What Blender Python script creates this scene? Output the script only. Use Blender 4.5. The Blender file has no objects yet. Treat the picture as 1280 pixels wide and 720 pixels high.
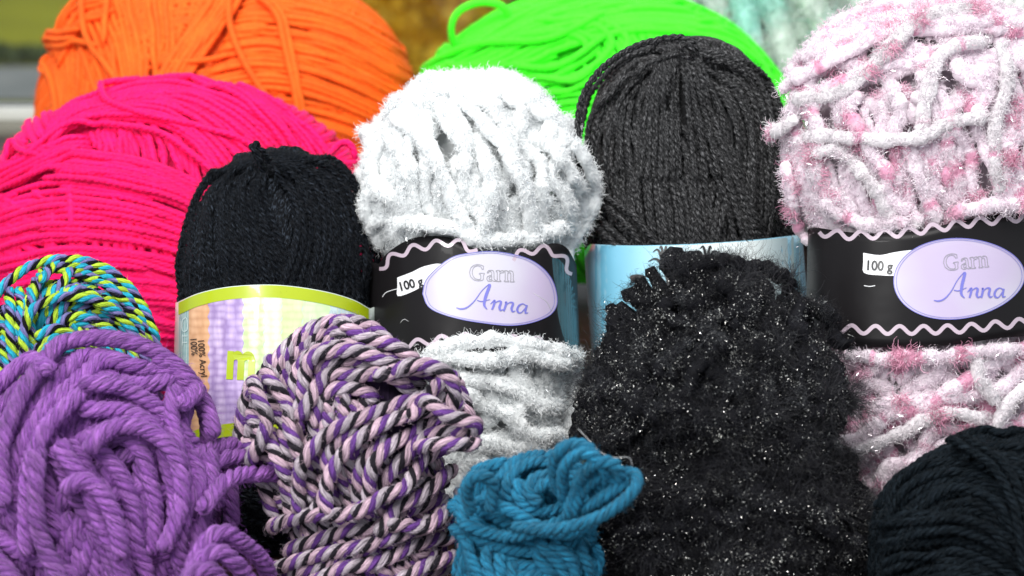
import bpy, math, random
import numpy as np

# ---------------------------------------------------------------- camera, world, lamps, exposure
SC = bpy.context.scene
COL = SC.collection
FPX = 1970.0                       # focal length in pixels of the 1280-wide photograph
PITCH = math.radians(20)
CAM = np.array([0.0, 0.0, 0.31])
FW = np.array([0, math.cos(PITCH), -math.sin(PITCH)])
UP = np.array([0, math.sin(PITCH), math.cos(PITCH)])
RT = np.array([1.0, 0, 0])

cd = bpy.data.cameras.new('camera')
cam = bpy.data.objects.new('camera', cd)
COL.objects.link(cam)
cam.location = CAM
cam.rotation_euler = (math.pi / 2 - PITCH, 0, 0)
cd.sensor_width = 36
cd.lens = 36 * FPX / 1280
cd.clip_start = 0.02
cd.clip_end = 200
cd.dof.use_dof = True
cd.dof.focus_distance = 0.60
cd.dof.aperture_fstop = 10
SC.camera = cam

W = bpy.data.worlds.new('World')
SC.world = W
W.use_nodes = True
W.node_tree.nodes['Background'].inputs[0].default_value = (0.86, 0.93, 1.0, 1)
W.node_tree.nodes['Background'].inputs[1].default_value = 0.76

def lamp(name, loc, target, size, power, color=(1, 1, 1), sy=None):
    l = bpy.data.lights.new(name, 'AREA')
    l.shape = 'RECTANGLE'
    l.size = size
    l.size_y = sy or size
    l.energy = power
    l.color = color
    o = bpy.data.objects.new(name, l)
    COL.objects.link(o)
    o.location = loc
    d = np.array(target, float) - np.array(loc, float)
    from mathutils import Vector
    o.rotation_euler = Vector(d).to_track_quat('-Z', 'Y').to_euler()
    return o

lamp('key_lamp', (-0.05, 0.20, 1.2), (0, 0.70, 0.08), 0.6, 14.5, (1.0, 0.98, 0.95))
lamp('flash_lamp', (-0.34, 0.0, 0.60), (0, 0.6, 0.08), 0.16, 3.4, (1.0, 0.99, 0.97))
SC.view_settings.view_transform = 'Standard'
SC.view_settings.look = 'None'
SC.view_settings.exposure = 0.1
SC.view_settings.gamma = 1
SC.cycles_curves.shape = 'RIBBONS'
SC.cycles.max_bounces = 8
SC.cycles.diffuse_bounces = 5
SC.cycles.glossy_bounces = 3
SC.cycles.transparent_max_bounces = 8
SC.cycles.use_adaptive_sampling = True

rng = np.random.default_rng(7)

# ---------------------------------------------------------------- helpers
def px(x, y, D):
    return CAM + D * (FW + RT * ((x - 640) / FPX) - UP * ((y - 360) / FPX))

def nrm(v):
    v = np.asarray(v, float)
    return v / np.maximum(np.linalg.norm(v, axis=-1, keepdims=True), 1e-12)

def tag(o, label=None, cat=None, group=None, kind=None):
    if label: o['label'] = label
    if cat: o['category'] = cat
    if group: o['group'] = group
    if kind: o['kind'] = kind
    return o

def link(name, data, parent=None, mat=None):
    o = bpy.data.objects.new(name, data)
    COL.objects.link(o)
    if mat is not None: data.materials.append(mat)
    if parent is not None: o.parent = parent
    return o

TRIS = [0]
def mesh_obj(name, verts, quads, mat, parent=None, uv=None, col=None, smooth=True, tris=None):
    """fast mesh from numpy arrays; quads (m,4) and optional tris (k,3)"""
    me = bpy.data.meshes.new(name)
    verts = np.asarray(verts, np.float32)
    me.vertices.add(len(verts))
    me.vertices.foreach_set('co', verts.ravel())
    q = np.zeros((0, 4), np.int32) if quads is None else np.asarray(quads, np.int32)
    t = np.zeros((0, 3), np.int32) if tris is None else np.asarray(tris, np.int32)
    loops = np.concatenate([q.ravel(), t.ravel()])
    me.loops.add(len(loops))
    me.loops.foreach_set('vertex_index', loops)
    n = len(q) + len(t)
    me.polygons.add(n)
    st = np.concatenate([np.arange(len(q)) * 4, len(q) * 4 + np.arange(len(t)) * 3]).astype(np.int32)
    me.polygons.foreach_set('loop_start', st)
    me.update(calc_edges=True)
    if smooth:
        me.polygons.foreach_set('use_smooth', np.ones(n, bool))
    if uv is not None:
        a = me.attributes.new('UVMap', 'FLOAT2', 'CORNER')
        a.data.foreach_set('vector', np.asarray(uv, np.float32).ravel())
    if col is not None:
        a = me.attributes.new('col', 'FLOAT_COLOR', 'POINT')
        c = np.ones((len(verts), 4), np.float32); c[:, :3] = col
        a.data.foreach_set('color', c.ravel())
    me.validate()
    TRIS[0] += 2 * len(q) + len(t)
    return link(name, me, parent, mat)

def srgb(r, g, b):
    f = lambda c: (c / 12.92 if c <= 0.04045 else ((c + 0.055) / 1.055) ** 2.4)
    return np.array([f(r / 255), f(g / 255), f(b / 255)])

# ---------------------------------------------------------------- materials
def nodes(name):
    m = bpy.data.materials.new(name)
    m.use_nodes = True
    nt = m.node_tree
    return m, nt, nt.nodes['Principled BSDF']

def yarn_mat(name, fiber=900, around=7, var=0.35, rough=0.75, sheen=0.4, bump=0.5, spec=0.3, tint=(1, 1, 1), twist=0.0, fleck=None, bdist=.0009):
    """colour from the strand's own dye (attribute col) with fibre streaks running along the strand"""
    m, nt, p = nodes(name)
    N = nt.nodes; L = nt.links
    at = N.new('ShaderNodeAttribute'); at.attribute_name = 'col'
    uv = N.new('ShaderNodeAttribute'); uv.attribute_name = 'UVMap'
    mp = N.new('ShaderNodeMapping'); mp.inputs['Scale'].default_value = (fiber, around, 1)
    L.new(uv.outputs['Vector'], mp.inputs[0])
    no = N.new('ShaderNodeTexNoise'); no.inputs['Scale'].default_value = 1; no.inputs['Detail'].default_value = 3
    if twist:
        sp = N.new('ShaderNodeSeparateXYZ'); L.new(uv.outputs['Vector'], sp.inputs[0])
        mu = N.new('ShaderNodeMath'); mu.operation = 'MULTIPLY'; mu.inputs[1].default_value = twist; L.new(sp.outputs[0], mu.inputs[0])
        ad = N.new('ShaderNodeMath'); L.new(mu.outputs[0], ad.inputs[0])
        m2 = N.new('ShaderNodeMath'); m2.operation = 'MULTIPLY'; m2.inputs[1].default_value = 3; L.new(sp.outputs[1], m2.inputs[0])
        L.new(m2.outputs[0], ad.inputs[1])
        fr = N.new('ShaderNodeMath'); fr.operation = 'PINGPONG'; fr.inputs[1].default_value = 0.5; L.new(ad.outputs[0], fr.inputs[0])
    L.new(mp.outputs[0], no.inputs['Vector'])
    geo = N.new('ShaderNodeNewGeometry')
    n2 = N.new('ShaderNodeTexNoise'); n2.inputs['Scale'].default_value = 60; n2.inputs['Detail'].default_value = 2
    L.new(geo.outputs['Position'], n2.inputs['Vector'])
    mr = N.new('ShaderNodeMapRange'); mr.inputs[1].default_value = 0.3; mr.inputs[2].default_value = 0.7
    mr.inputs[3].default_value = 1 - var; mr.inputs[4].default_value = 1 + var * 0.6
    L.new(no.outputs['Fac'], mr.inputs[0])
    mx = N.new('ShaderNodeVectorMath'); mx.operation = 'SCALE'
    L.new(at.outputs['Color'], mx.inputs[0]); L.new(mr.outputs[0], mx.inputs['Scale'])
    ml = N.new('ShaderNodeMapRange'); ml.inputs[1].default_value = 0.3; ml.inputs[2].default_value = 0.7
    ml.inputs[3].default_value = 0.9; ml.inputs[4].default_value = 1.08
    L.new(n2.outputs['Fac'], ml.inputs[0])
    m3 = N.new('ShaderNodeVectorMath'); m3.operation = 'SCALE'
    L.new(mx.outputs[0], m3.inputs[0]); L.new(ml.outputs[0], m3.inputs['Scale'])
    out = m3.outputs[0]
    if fleck is not None:
        fm = N.new('ShaderNodeMapping'); fm.inputs['Scale'].default_value = (fiber * 0.8, around * 1.7, 1); fm.inputs['Location'].default_value = (3, 9, 4)
        L.new(uv.outputs['Vector'], fm.inputs[0])
        fn = N.new('ShaderNodeTexNoise'); fn.inputs['Scale'].default_value = 1; fn.inputs['Detail'].default_value = 2
        L.new(fm.outputs[0], fn.inputs['Vector'])
        rr = N.new('ShaderNodeMapRange'); rr.inputs[1].default_value = 0.52; rr.inputs[2].default_value = 0.64; L.new(fn.outputs['Fac'], rr.inputs[0])
        mi = N.new('ShaderNodeMix'); mi.data_type = 'RGBA'
        L.new(rr.outputs[0], mi.inputs[0]); L.new(out, mi.inputs[6]); mi.inputs[7].default_value = (*fleck, 1)
        out = mi.outputs[2]
    L.new(out, p.inputs['Base Color'])
    p.inputs['Roughness'].default_value = rough
    p.inputs['Specular IOR Level'].default_value = spec
    p.inputs['Sheen Weight'].default_value = sheen
    p.inputs['Sheen Roughness'].default_value = 0.5
    p.inputs['Sheen Tint'].default_value = (*tint, 1)
    bp = N.new('ShaderNodeBump'); bp.inputs['Strength'].default_value = bump; bp.inputs['Distance'].default_value = bdist
    if twist:
        ad2 = N.new('ShaderNodeMath'); ad2.operation = 'MULTIPLY_ADD'; L.new(fr.outputs[0], ad2.inputs[0]); ad2.inputs[1].default_value = 1.4
        L.new(no.outputs['Fac'], ad2.inputs[2]); L.new(ad2.outputs[0], bp.inputs['Height'])
    else:
        L.new(no.outputs['Fac'], bp.inputs['Height'])
    L.new(bp.outputs[0], p.inputs['Normal'])
    return m

def fuzz_mat(name, rough=0.6, spec=0.3, metal=0.0, trans=0.0):
    m, nt, p = nodes(name)
    at = nt.nodes.new('ShaderNodeAttribute'); at.attribute_name = 'col'
    nt.links.new(at.outputs['Color'], p.inputs['Base Color'])
    p.inputs['Roughness'].default_value = rough
    p.inputs['Specular IOR Level'].default_value = spec
    p.inputs['Metallic'].default_value = metal
    p.inputs['Transmission Weight'].default_value = trans
    return m

def flat_mat(name, color, rough=0.35, spec=0.5, coat=0.0, noise=0.0, scale=300, metal=0):
    m, nt, p = nodes(name)
    p.inputs['Base Color'].default_value = (*color, 1)
    p.inputs['Roughness'].default_value = rough
    p.inputs['Specular IOR Level'].default_value = spec
    p.inputs['Coat Weight'].default_value = coat
    p.inputs['Metallic'].default_value = metal
    if coat:
        g2 = nt.nodes.new('ShaderNodeNewGeometry'); n2 = nt.nodes.new('ShaderNodeTexNoise'); n2.inputs['Scale'].default_value = 55; n2.inputs['Detail'].default_value = 2
        nt.links.new(g2.outputs['Position'], n2.inputs['Vector'])
        bp = nt.nodes.new('ShaderNodeBump'); bp.inputs['Strength'].default_value = .35; bp.inputs['Distance'].default_value = .0012
        nt.links.new(n2.outputs['Fac'], bp.inputs['Height']); nt.links.new(bp.outputs[0], p.inputs['Normal']); nt.links.new(bp.outputs[0], p.inputs['Coat Normal'])
    if noise:
        g = nt.nodes.new('ShaderNodeNewGeometry')
        n = nt.nodes.new('ShaderNodeTexNoise'); n.inputs['Scale'].default_value = scale; n.inputs['Detail'].default_value = 4
        nt.links.new(g.outputs['Position'], n.inputs['Vector'])
        r = nt.nodes.new('ShaderNodeMapRange'); r.inputs[3].default_value = 1 - noise; r.inputs[4].default_value = 1 + noise
        nt.links.new(n.outputs['Fac'], r.inputs[0])
        v = nt.nodes.new('ShaderNodeVectorMath'); v.operation = 'SCALE'; v.inputs[0].default_value = color
        nt.links.new(r.outputs[0], v.inputs['Scale']); nt.links.new(v.outputs[0], p.inputs['Base Color'])
    return m

FUZZ = fuzz_mat('wool_fuzz')
DARKFUZZ = fuzz_mat('dark_wool_fuzz', 0.38, 0.22)
SATIN = fuzz_mat('satin_fibre', 0.25, 0.8)
LAME = fuzz_mat('silver_thread', 0.18, 0.8, 0.55)

# ---------------------------------------------------------------- strands
def resample(P, ds, *others):
    seg = np.linalg.norm(np.diff(P, axis=0), axis=1)
    s = np.concatenate([[0], np.cumsum(seg)])
    n = max(3, int(s[-1] / ds) + 1)
    t = np.linspace(0, s[-1], n)
    res = [np.stack([np.interp(t, s, P[:, k]) for k in range(3)], 1)]
    for o in others:
        if o.ndim == 1: res.append(np.interp(t, s, o))
        else: res.append(np.stack([np.interp(t, s, o[:, k]) for k in range(o.shape[1])], 1))
    return res, t

def smooth1(a, w):
    if w < 1: return a
    k = np.hanning(2 * w + 3)[1:-1]; k /= k.sum()
    if a.ndim == 1:
        return np.convolve(np.pad(a, w, 'edge'), k, 'valid')
    return np.stack([np.convolve(np.pad(a[:, i], w, 'edge'), k, 'valid') for i in range(a.shape[1])], 1)

def catmull(pts, n=8):
    P = np.asarray(pts, float)
    if len(P) < 3:
        t = np.linspace(0, 1, n * 2)[:, None]
        return P[0] * (1 - t) + P[-1] * t
    Q = np.vstack([2 * P[0] - P[1], P, 2 * P[-1] - P[-2]])
    out = []
    for i in range(1, len(Q) - 2):
        t = np.linspace(0, 1, n, endpoint=False)[:, None]
        a, b, c, d = Q[i - 1], Q[i], Q[i + 1], Q[i + 2]
        out.append(0.5 * ((2 * b) + (c - a) * t + (2 * a - 5 * b + 4 * c - d) * t ** 2 + (3 * b - a - 3 * c + d) * t ** 3))
    out.append(P[-1:])
    return np.vstack(out)

class Yarn:
    """r radius, plies, pitch (in r), cols list of ply colours, lump (relative radius noise), spot (colour, share)"""
    def __init__(s, r, plies=1, pitch=4.0, cols=None, sides=6, ds=None, lump=0.0, lumplen=4.0, spot=None, mat=None, flat=1.0, colvar=0.08, rough=0, tight=0, wts=(1, 1, 1, 1)):
        s.wts = wts
        s.tight = tight
        s.rough = rough
        s.r, s.plies, s.pitch, s.sides, s.lump, s.lumplen, s.spot, s.mat, s.flat, s.colvar = r, plies, pitch, sides, lump, lumplen, spot, mat, flat, colvar
        s.cols = [np.array(c, float) for c in cols]
        s.ds = ds or (r * min(1.1, pitch / 11) if plies > 1 else r * 1.45)

def rnd_noise(n, length, amp=1.0):
    """smooth 1-D noise of n samples with correlation of length samples"""
    m = max(4, int(n / max(length, 1)) + 4)
    k = rng.normal(size=m)
    x = np.linspace(0, m - 1.001, n)
    i = x.astype(int); f = x - i; f = f * f * (3 - 2 * f)
    return amp * (k[i] * (1 - f) + k[np.minimum(i + 1, m - 1)] * f)

def tube(P, U, y, samp=None):
    """tube / twisted plies around the path P with up vectors U -> verts, quads, uv, colours"""
    (P, U), s = resample(P, y.ds, U)
    n = len(P)
    T = nrm(np.gradient(P, axis=0))
    S = nrm(np.cross(T, U)); U = nrm(np.cross(S, T))
    rad = np.full(n, y.r)
    if y.lump:
        rad = y.r * np.clip(1 + rnd_noise(n, y.lumplen, y.lump), 0.45, 1.8)
        P = P + S * rnd_noise(n, y.lumplen * 1.5, y.r * y.lump * 0.8)[:, None] + U * rnd_noise(n, y.lumplen * 1.3, y.r * y.lump * 0.5)[:, None]
    tp = np.ones(n); tp[0] = tp[-1] = .15
    if n > 6: tp[1] = tp[-2] = .8
    rad = rad * tp
    k = y.plies
    gain = 1 + rng.normal() * y.colvar
    sd = y.sides
    ang = np.arange(sd) / sd * 2 * np.pi
    V, Q, UVs, CS = [], [], [], []
    ph0 = rng.uniform(0, 6.28)
    off = 0
    for j in range(k):
        if k > 1:
            ro = {2: .48, 3: .5, 4: .54}[k] * rad; pr = {2: .56, 3: .52, 4: .46}[k] * rad
            pr = pr * y.wts[j]
            if y.tight: ro = ro * (1 - y.tight); pr = pr + rad * .5 * y.tight
            th = ph0 + 2 * np.pi * j / k + 2 * np.pi * s / (y.pitch * y.r) + rnd_noise(n, 20, 0.25)
            C = P + (S * np.cos(th)[:, None] + U * np.sin(th)[:, None] * y.flat) * ro[:, None]
            tt = nrm(np.gradient(C, axis=0)); a1 = nrm(np.cross(tt, U)); a2 = np.cross(a1, tt)
        else:
            C, pr, a1, a2 = P, rad, S, U
        if y.rough:
            g_ = rng.normal(size=(n, sd)); g_ = (g_ + np.roll(g_, 1, 0) + np.roll(g_, 1, 1) + np.roll(g_, -1, 1)) / 2
            pr2 = pr[:, None] * (1 + y.rough * g_)
        else: pr2 = pr[:, None]
        ring = C[:, None, :] + (a1[:, None, :] * np.cos(ang)[None, :, None] + a2[:, None, :] * np.sin(ang)[None, :, None] * (y.flat if k == 1 else 1)) * pr2[:, :, None]
        c = y.cols[j % len(y.cols)] * gain
        cc = np.tile(c, (n, 1))
        if y.spot is not None:
            sc_, share = y.spot
            m = np.clip((rnd_noise(n, y.lumplen * 1.2) - share) * 2.5, 0, 1)[:, None]
            cc = cc * (1 - m) + np.array(sc_) * m
        V.append(ring.reshape(-1, 3)); CS.append(np.repeat(cc, sd, 0))
        i = np.arange(n - 1)[:, None] * sd; a = np.arange(sd)[None, :]; b = (a + 1) % sd
        q = np.stack([i + a, i + b, i + sd + b, i + sd + a], -1).reshape(-1, 4) + off
        Q.append(q)
        u0 = np.repeat(s[:-1], sd) + off * 0.013; u1 = np.repeat(s[1:], sd) + off * 0.013
        v0 = np.tile(np.arange(sd) / sd, n - 1); v1 = v0 + 1 / sd
        UVs.append(np.stack([np.stack([u0, v0], -1), np.stack([u0, v1], -1), np.stack([u1, v1], -1), np.stack([u1, v0], -1)], 1).reshape(-1, 2))
        # end caps
        for e in (0, n - 1):
            pass
        off += n * sd
        if samp is not None:
            samp.append((C, T, U, cc, pr))
    uvs = np.concatenate(UVs); uvs[:, 0] += rng.uniform(0, 3)
    return np.concatenate(V), np.concatenate(Q), uvs, np.concatenate(CS)

class Batch:
    def __init__(s): s.v, s.q, s.u, s.c, s.n = [], [], [], [], 0
    def add(s, t):
        v, q, u, c = t
        s.v.append(v); s.q.append(q + s.n); s.u.append(u); s.c.append(c); s.n += len(v)
    def build(s, name, mat, parent, kind=None):
        if not s.n: return
        o = mesh_obj(name, np.concatenate(s.v), np.concatenate(s.q), mat, parent, np.concatenate(s.u), np.concatenate(s.c))
        if kind: o['kind'] = kind
        return o

def hair_obj(name, pts, rad, col, mat, parent):
    """pts (n,k,3), rad (k,) or (n,k), col (n,3)"""
    n, k, _ = pts.shape
    hc = bpy.data.hair_curves.new(name)
    hc.add_curves([k] * n)
    hc.points.foreach_set('position', np.ascontiguousarray(pts, np.float32).ravel())
    r = hc.attributes.get('radius') or hc.attributes.new('radius', 'FLOAT', 'POINT')
    rad = np.broadcast_to(rad, (n, k))
    r.data.foreach_set('value', np.ascontiguousarray(rad, np.float32).ravel())
    a = hc.attributes.new('col', 'FLOAT_COLOR', 'CURVE')
    c = np.ones((n, 4), np.float32); c[:, :3] = np.clip(col, 0, 1)
    a.data.foreach_set('color', c.ravel())
    o = link(name, hc, parent, mat)
    o['kind'] = 'stuff'
    return o

# ---------------------------------------------------------------- a ball or skein of yarn
class Ball:
    def __init__(s, label, cx, cy, D, w, h, yarn, depth=1.0, lean=0.0, roll=0.0, p=2.0, prof=None, lumpy=0.0, name='yarn_ball', cat='yarn ball', group=None, axis=None, relief=1.5):
        k = D / FPX
        s.D, s.k = D, k
        s.C = px(cx, cy, D)
        ca, sa = math.cos(math.radians(lean)), math.sin(math.radians(lean))
        cr, sr = math.cos(math.radians(roll)), math.sin(math.radians(roll))
        z = nrm((UP * cr + RT * sr) * ca + FW * sa)
        if axis is not None: z = nrm(axis)
        x = nrm(RT - z * np.dot(RT, z)); y = np.cross(z, x)
        s.R = np.stack([x, y, z], 1)       # local -> world
        s.a, s.b, s.c = w * k, w * k * depth, h * k / max(ca, .5)
        s.p = p
        s.prof = prof
        s.yarn = yarn
        s.lumpy = lumpy
        s.relief = relief
        s.lph = rng.uniform(0, 6.28, (6, 4)); s.lk = rng.normal(size=(6, 3)) * 3.2
        s.root = bpy.data.objects.new(name, None)
        s.root.empty_display_size = 0.01
        base = s.C.copy()
        base[2] = max(0, s.C[2] - max(s.a, s.c * abs(z[2])))
        s.root.location = base; s.base = base
        COL.objects.link(s.root)
        tag(s.root, label, cat, group)
        s.samples = []; s.items = []
        s.g = yarn.r * 0.6
        ext = np.array([s.a, s.b, s.c]) * 1.5 + 0.01
        s.lo = -ext; s.n3 = (2 * ext / s.g).astype(int) + 2
        s.H = np.zeros(s.n3, np.float32)
        R = 2
        gr = np.mgrid[-R:R + 1, -R:R + 1, -R:R + 1].reshape(3, -1).T
        s.K = gr[(gr ** 2).sum(1) <= 6]
        s.toCam = nrm((CAM - s.C) @ s.R)
    def m(s, zc):
        if s.prof is None: return np.ones_like(zc)
        pz, pm = zip(*sorted(s.prof))
        return np.interp(zc, pz, pm)
    def surf(s, u):
        """u unit (n,3) normalised -> local point, normal"""
        q = 2.0 / s.p
        uz = np.clip(u[:, 2], -1, 1); ux = np.hypot(u[:, 0], u[:, 1])
        vz = np.sign(uz) * np.abs(uz) ** q; vx = ux ** q
        d = u[:, :2] / np.maximum(ux, 1e-9)[:, None]
        mm = s.m(vz)
        P = np.stack([d[:, 0] * vx * s.a * mm, d[:, 1] * vx * s.b * mm, vz * s.c], 1)
        N = nrm(np.stack([d[:, 0] * vx ** (s.p - 1) / s.a, d[:, 1] * vx ** (s.p - 1) / s.b, np.sign(vz) * np.abs(vz) ** (s.p - 1) / s.c], 1))
        if s.lumpy:
            l = sum(np.sin(u @ s.lk[i] + s.lph[i, 0]) for i in range(6)) / 3
            P = P + N * (l * s.lumpy)[:, None]
        return P, N
    def pick(s, pts, infl=1.0):
        """photo pixels -> unit u on the ball's surface, extra lift for points outside the outline"""
        pts = np.asarray(pts, float)
        d = FW + RT * ((pts[:, :1] - 640) / FPX) - UP * ((pts[:, 1:2] - 360) / FPX)
        o = (CAM - s.C) @ s.R; dl = d @ s.R
        t = np.linspace(s.D - max(s.a, s.b, s.c) * 1.3, s.D + max(s.a, s.b, s.c) * 1.3, 260)
        X = o + dl[:, None, :] * t[None, :, None]
        vz = X[..., 2] / s.c; mm = s.m(vz)
        vx = X[..., 0] / (s.a * mm); vy = X[..., 1] / (s.b * mm)
        vr = np.hypot(vx, vy)
        f = (vr ** s.p + np.abs(vz) ** s.p) ** (1 / s.p)
        ins = f < infl
        any_ = ins.any(1)
        idx = np.where(any_, ins.argmax(1), f.argmin(1))
        r = np.arange(len(pts))
        fb = f[r, idx]
        vz, vx, vy, vr = vz[r, idx] / fb, vx[r, idx] / fb, vy[r, idx] / fb, vr[r, idx] / fb
        uz = np.sign(vz) * np.abs(vz) ** (s.p / 2)
        ur = np.sqrt(np.maximum(0, 1 - uz ** 2))
        u = np.stack([vx / np.maximum(vr, 1e-9) * ur, vy / np.maximum(vr, 1e-9) * ur, uz], 1)
        lift = np.where(any_, 0, (fb - 1) * np.mean([s.a, s.b]))
        return nrm(u), lift
    def cells(s, P):
        return np.clip(((P - s.lo) / s.g).astype(int), 2, s.n3 - 3)
    def lay(s, u, y=None, lift=0.0, tuck=False, hi=True, closed=False, grow=1.5, sag=3):
        y = y or s.yarn
        P, N = s.surf(u)
        (P, N, uu), t = resample(P, y.r * 0.9, N, u)
        P, N = s.surf(nrm(uu))
        if np.ndim(lift): lift = np.interp(np.linspace(0, 1, len(P)), np.linspace(0, 1, len(lift)), lift)
        ci = s.cells(P)
        C = ci[:, None, :] + s.K[None]
        cc = s.lo + (C + 0.5) * s.g
        d = np.linalg.norm(cc - P[:, None, :], axis=2)
        h = s.H[C[..., 0], C[..., 1], C[..., 2]]
        hb = np.where(d < 0.8 * y.r, h, 0).max(1)
        w = sag
        hm = np.max([np.roll(hb, k) if closed else np.pad(hb, (abs(k), abs(k)), 'edge')[abs(k) + k: abs(k) + k + len(hb)] for k in (-1, 0, 1)], 0)
        hs = smooth1(hm, w)
        hs = np.maximum(hs, hb * 0.9)
        hc = smooth1(hs, 1)
        top = hc + grow * y.r
        mask = d < 1.0 * y.r
        idx = C[mask]
        val = np.broadcast_to(top[:, None], d.shape)[mask]
        np.maximum.at(s.H, (idx[:, 0], idx[:, 1], idx[:, 2]), val)
        h = hc + 0.6 * y.r
        lift = np.zeros(len(h)) + lift
        if tuck:
            e = np.minimum(np.arange(len(h)), np.arange(len(h))[::-1]) / 5.0
            lift = lift * np.clip(e, 0, 1) - 2.6 * y.r * np.clip(1 - e, 0, 1) ** 2
        s.items.append(dict(P=P, N=N, h=h, lift=lift, y=y, hi=hi, closed=closed))
        return s.items[-1]
    def circ(s, n, sc, wob=0.0, arc=None, **kw):
        n = nrm(n)
        a = np.array([0, 0, 1.0]) if abs(n[2]) < .9 else np.array([1.0, 0, 0])
        e1 = nrm(np.cross(n, a)); e2 = np.cross(n, e1)
        # start at the hidden side
        tc = s.toCam; ph = math.atan2(-np.dot(tc, e2), -np.dot(tc, e1))
        m = int(2 * math.pi * max(s.a, s.b, s.c) / s.yarn.r / .9) + 8
        t = ph + np.linspace(0, 2 * math.pi, m)
        ss = np.clip(sc + wob * (np.sin(t * 2 + rng.uniform(0, 6)) + .6 * np.sin(t * 3 + rng.uniform(0, 6))), -.97, .97)
        q = np.sqrt(1 - ss ** 2)
        u = ss[:, None] * n + q[:, None] * (np.cos(t)[:, None] * e1 + np.sin(t)[:, None] * e2)
        return s.lay(nrm(u), closed=True, **kw)
    def band(s, n, s0, s1, cnt, wob=0.01, jit=0.3, **kw):
        for i in range(cnt):
            sc = s0 + (s1 - s0) * (i + rng.normal() * jit) / max(cnt - 1, 1)
            s.circ(np.array(n) + rng.normal(size=3) * 0.012, float(np.clip(sc, -.95, .95)), wob, **kw)
    def underlay(s, times=1):
        o = s.yarn
        if o.plies == 4: yl = Yarn(o.r, 4, o.pitch, o.cols, 4, o.ds * 1.3, mat=o.mat, wts=o.wts)
        else: yl = Yarn(o.r, cols=[o.cols[0]], sides=5, mat=o.mat, spot=o.spot, lump=o.lump, lumplen=o.lumplen, rough=o.rough)
        for _ in range(times):
            cnt = int(2 * s.a * .96 / (1.75 * s.yarn.r))
            s.band(nrm([1, .25 * rng.normal(), .08 * rng.normal()]), -.94, .94, cnt, wob=.004, jit=.05, y=yl, hi=False)
        s.settle()
    def settle(s):
        """press what is laid so far into a compact base"""
        v = s.H[s.H > 0]
        m = np.percentile(v, 85)
        s.H = np.where(s.H > 0, m + (s.H - m) * 0.3, 0).astype(np.float32)
        for it in s.items: it['h'] = m + (it['h'] - m) * 0.3
    def draw(s, pts, lift=0.0, n=8, infl=1.0, **kw):
        q = catmull(pts, n)
        u, l = s.pick(q, infl)
        l2 = np.interp(np.linspace(0, 1, len(q)), np.linspace(0, 1, np.size(lift)), np.atleast_1d(lift)) if np.ndim(lift) else lift
        return s.lay(smooth_u(u), lift=np.minimum(l, 0.0018) + l2, **kw)
    def bundle(s, A, B, n, jit=0.25, **kw):
        A = catmull(A, 10); B = catmull(B, 10)
        t = np.linspace(0, 1, 44)
        f = lambda Q: np.stack([np.interp(t, np.linspace(0, 1, len(Q)), Q[:, k]) for k in (0, 1)], 1)
        A, B = f(A), f(B)
        step = np.linalg.norm(A - B, axis=1).mean() / max(n - 1, 1)
        for i in rng.permutation(n):
            w = i / max(n - 1, 1)
            Q = A * (1 - w) + B * w
            T = nrm(np.gradient(Q, axis=0)); nn = np.stack([-T[:, 1], T[:, 0]], 1)
            Q = Q + nn * (rnd_noise(44, 12, step * jit) + rng.normal() * step * jit)[:, None]
            s.draw(Q, n=2, **kw)
    def relax(s):
        """local mean height of the pile, so that crossings stay compact instead of towering"""
        w = max(2, int(s.yarn.r * 5 / s.g))
        A = s.H.astype(np.float32); M = (A > 0).astype(np.float32)
        for ax in range(3):
            out = []
            for X in (A, M):
                pad = [(0, 0)] * 3; pad[ax] = (w + 1, w)
                c = np.cumsum(np.pad(X, pad), axis=ax, dtype=np.float64)
                n = X.shape[ax]
                out.append((np.take(c, np.arange(2 * w + 1, 2 * w + 1 + n), axis=ax) - np.take(c, np.arange(0, n), axis=ax)).astype(np.float32))
            A, M = out
        s.Hs = A / np.maximum(M, 1e-3)
    def finish(s, strand_parts=True, core_col=None, back=-0.3, hi_max=300, inset=None, keep_low=False):
        y = s.yarn
        s.relax()
        low = Batch(); nhi = 0
        nh = sum(1 for i in s.items if i['hi'])
        for it in s.items:
            N = it['N']; yy = it['y']
            C = s.cells(it['P'])
            rel = it['h'] - s.Hs[C[:, 0], C[:, 1], C[:, 2]]
            rel = smooth1(rel, 2) + 0.2 * yy.r
            raw = rel
            lim = s.relief * yy.r; l2 = s.relief * 1.5 * yy.r
            rel = np.where(rel > 0, lim * (1 - np.exp(-np.maximum(rel, 0) / lim)), -l2 * (1 - np.exp(np.minimum(rel, 0) / l2))) + it['lift']
            P = it['P'] + it['N'] * rel[:, None]
            W_ = P @ s.R.T + s.C
            NW = N @ s.R.T
            vis = np.einsum('ij,ij->i', NW, nrm(CAM - W_)) > back
            # bury test: skip samples well below the local top
            hl = s.H[C[:, 0], C[:, 1], C[:, 2]]
            vis &= (raw > -3.6 * yy.r) | (hl - it['h'] < 2.4 * yy.r)
            W_ = smooth1(W_, 1)
            W_[:, 2] = np.maximum(W_[:, 2], yy.r * 0.4)
            k = np.flatnonzero(vis)
            if len(k) < 4: continue
            runs = np.split(k, np.flatnonzero(np.diff(k) > 3) + 1)
            for r_ in runs:
                if len(r_) < 4: continue
                solo = Batch() if (it['hi'] and strand_parts) else low
                sl = slice(r_[0], r_[-1] + 1)
                solo.add(tube(W_[sl] - s.base, NW[sl], yy, s.samples))
                if solo is not low and solo.n:
                    solo.build('strand', yy.mat or y.mat, s.root); nhi += 1
        low.build('winding', y.mat, s.root, 'stuff')
        # inner core
        nu, nv = 40, 28
        th = np.linspace(0, 2 * np.pi, nu, endpoint=False); ph = np.linspace(0.001, np.pi - 0.001, nv)
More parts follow.
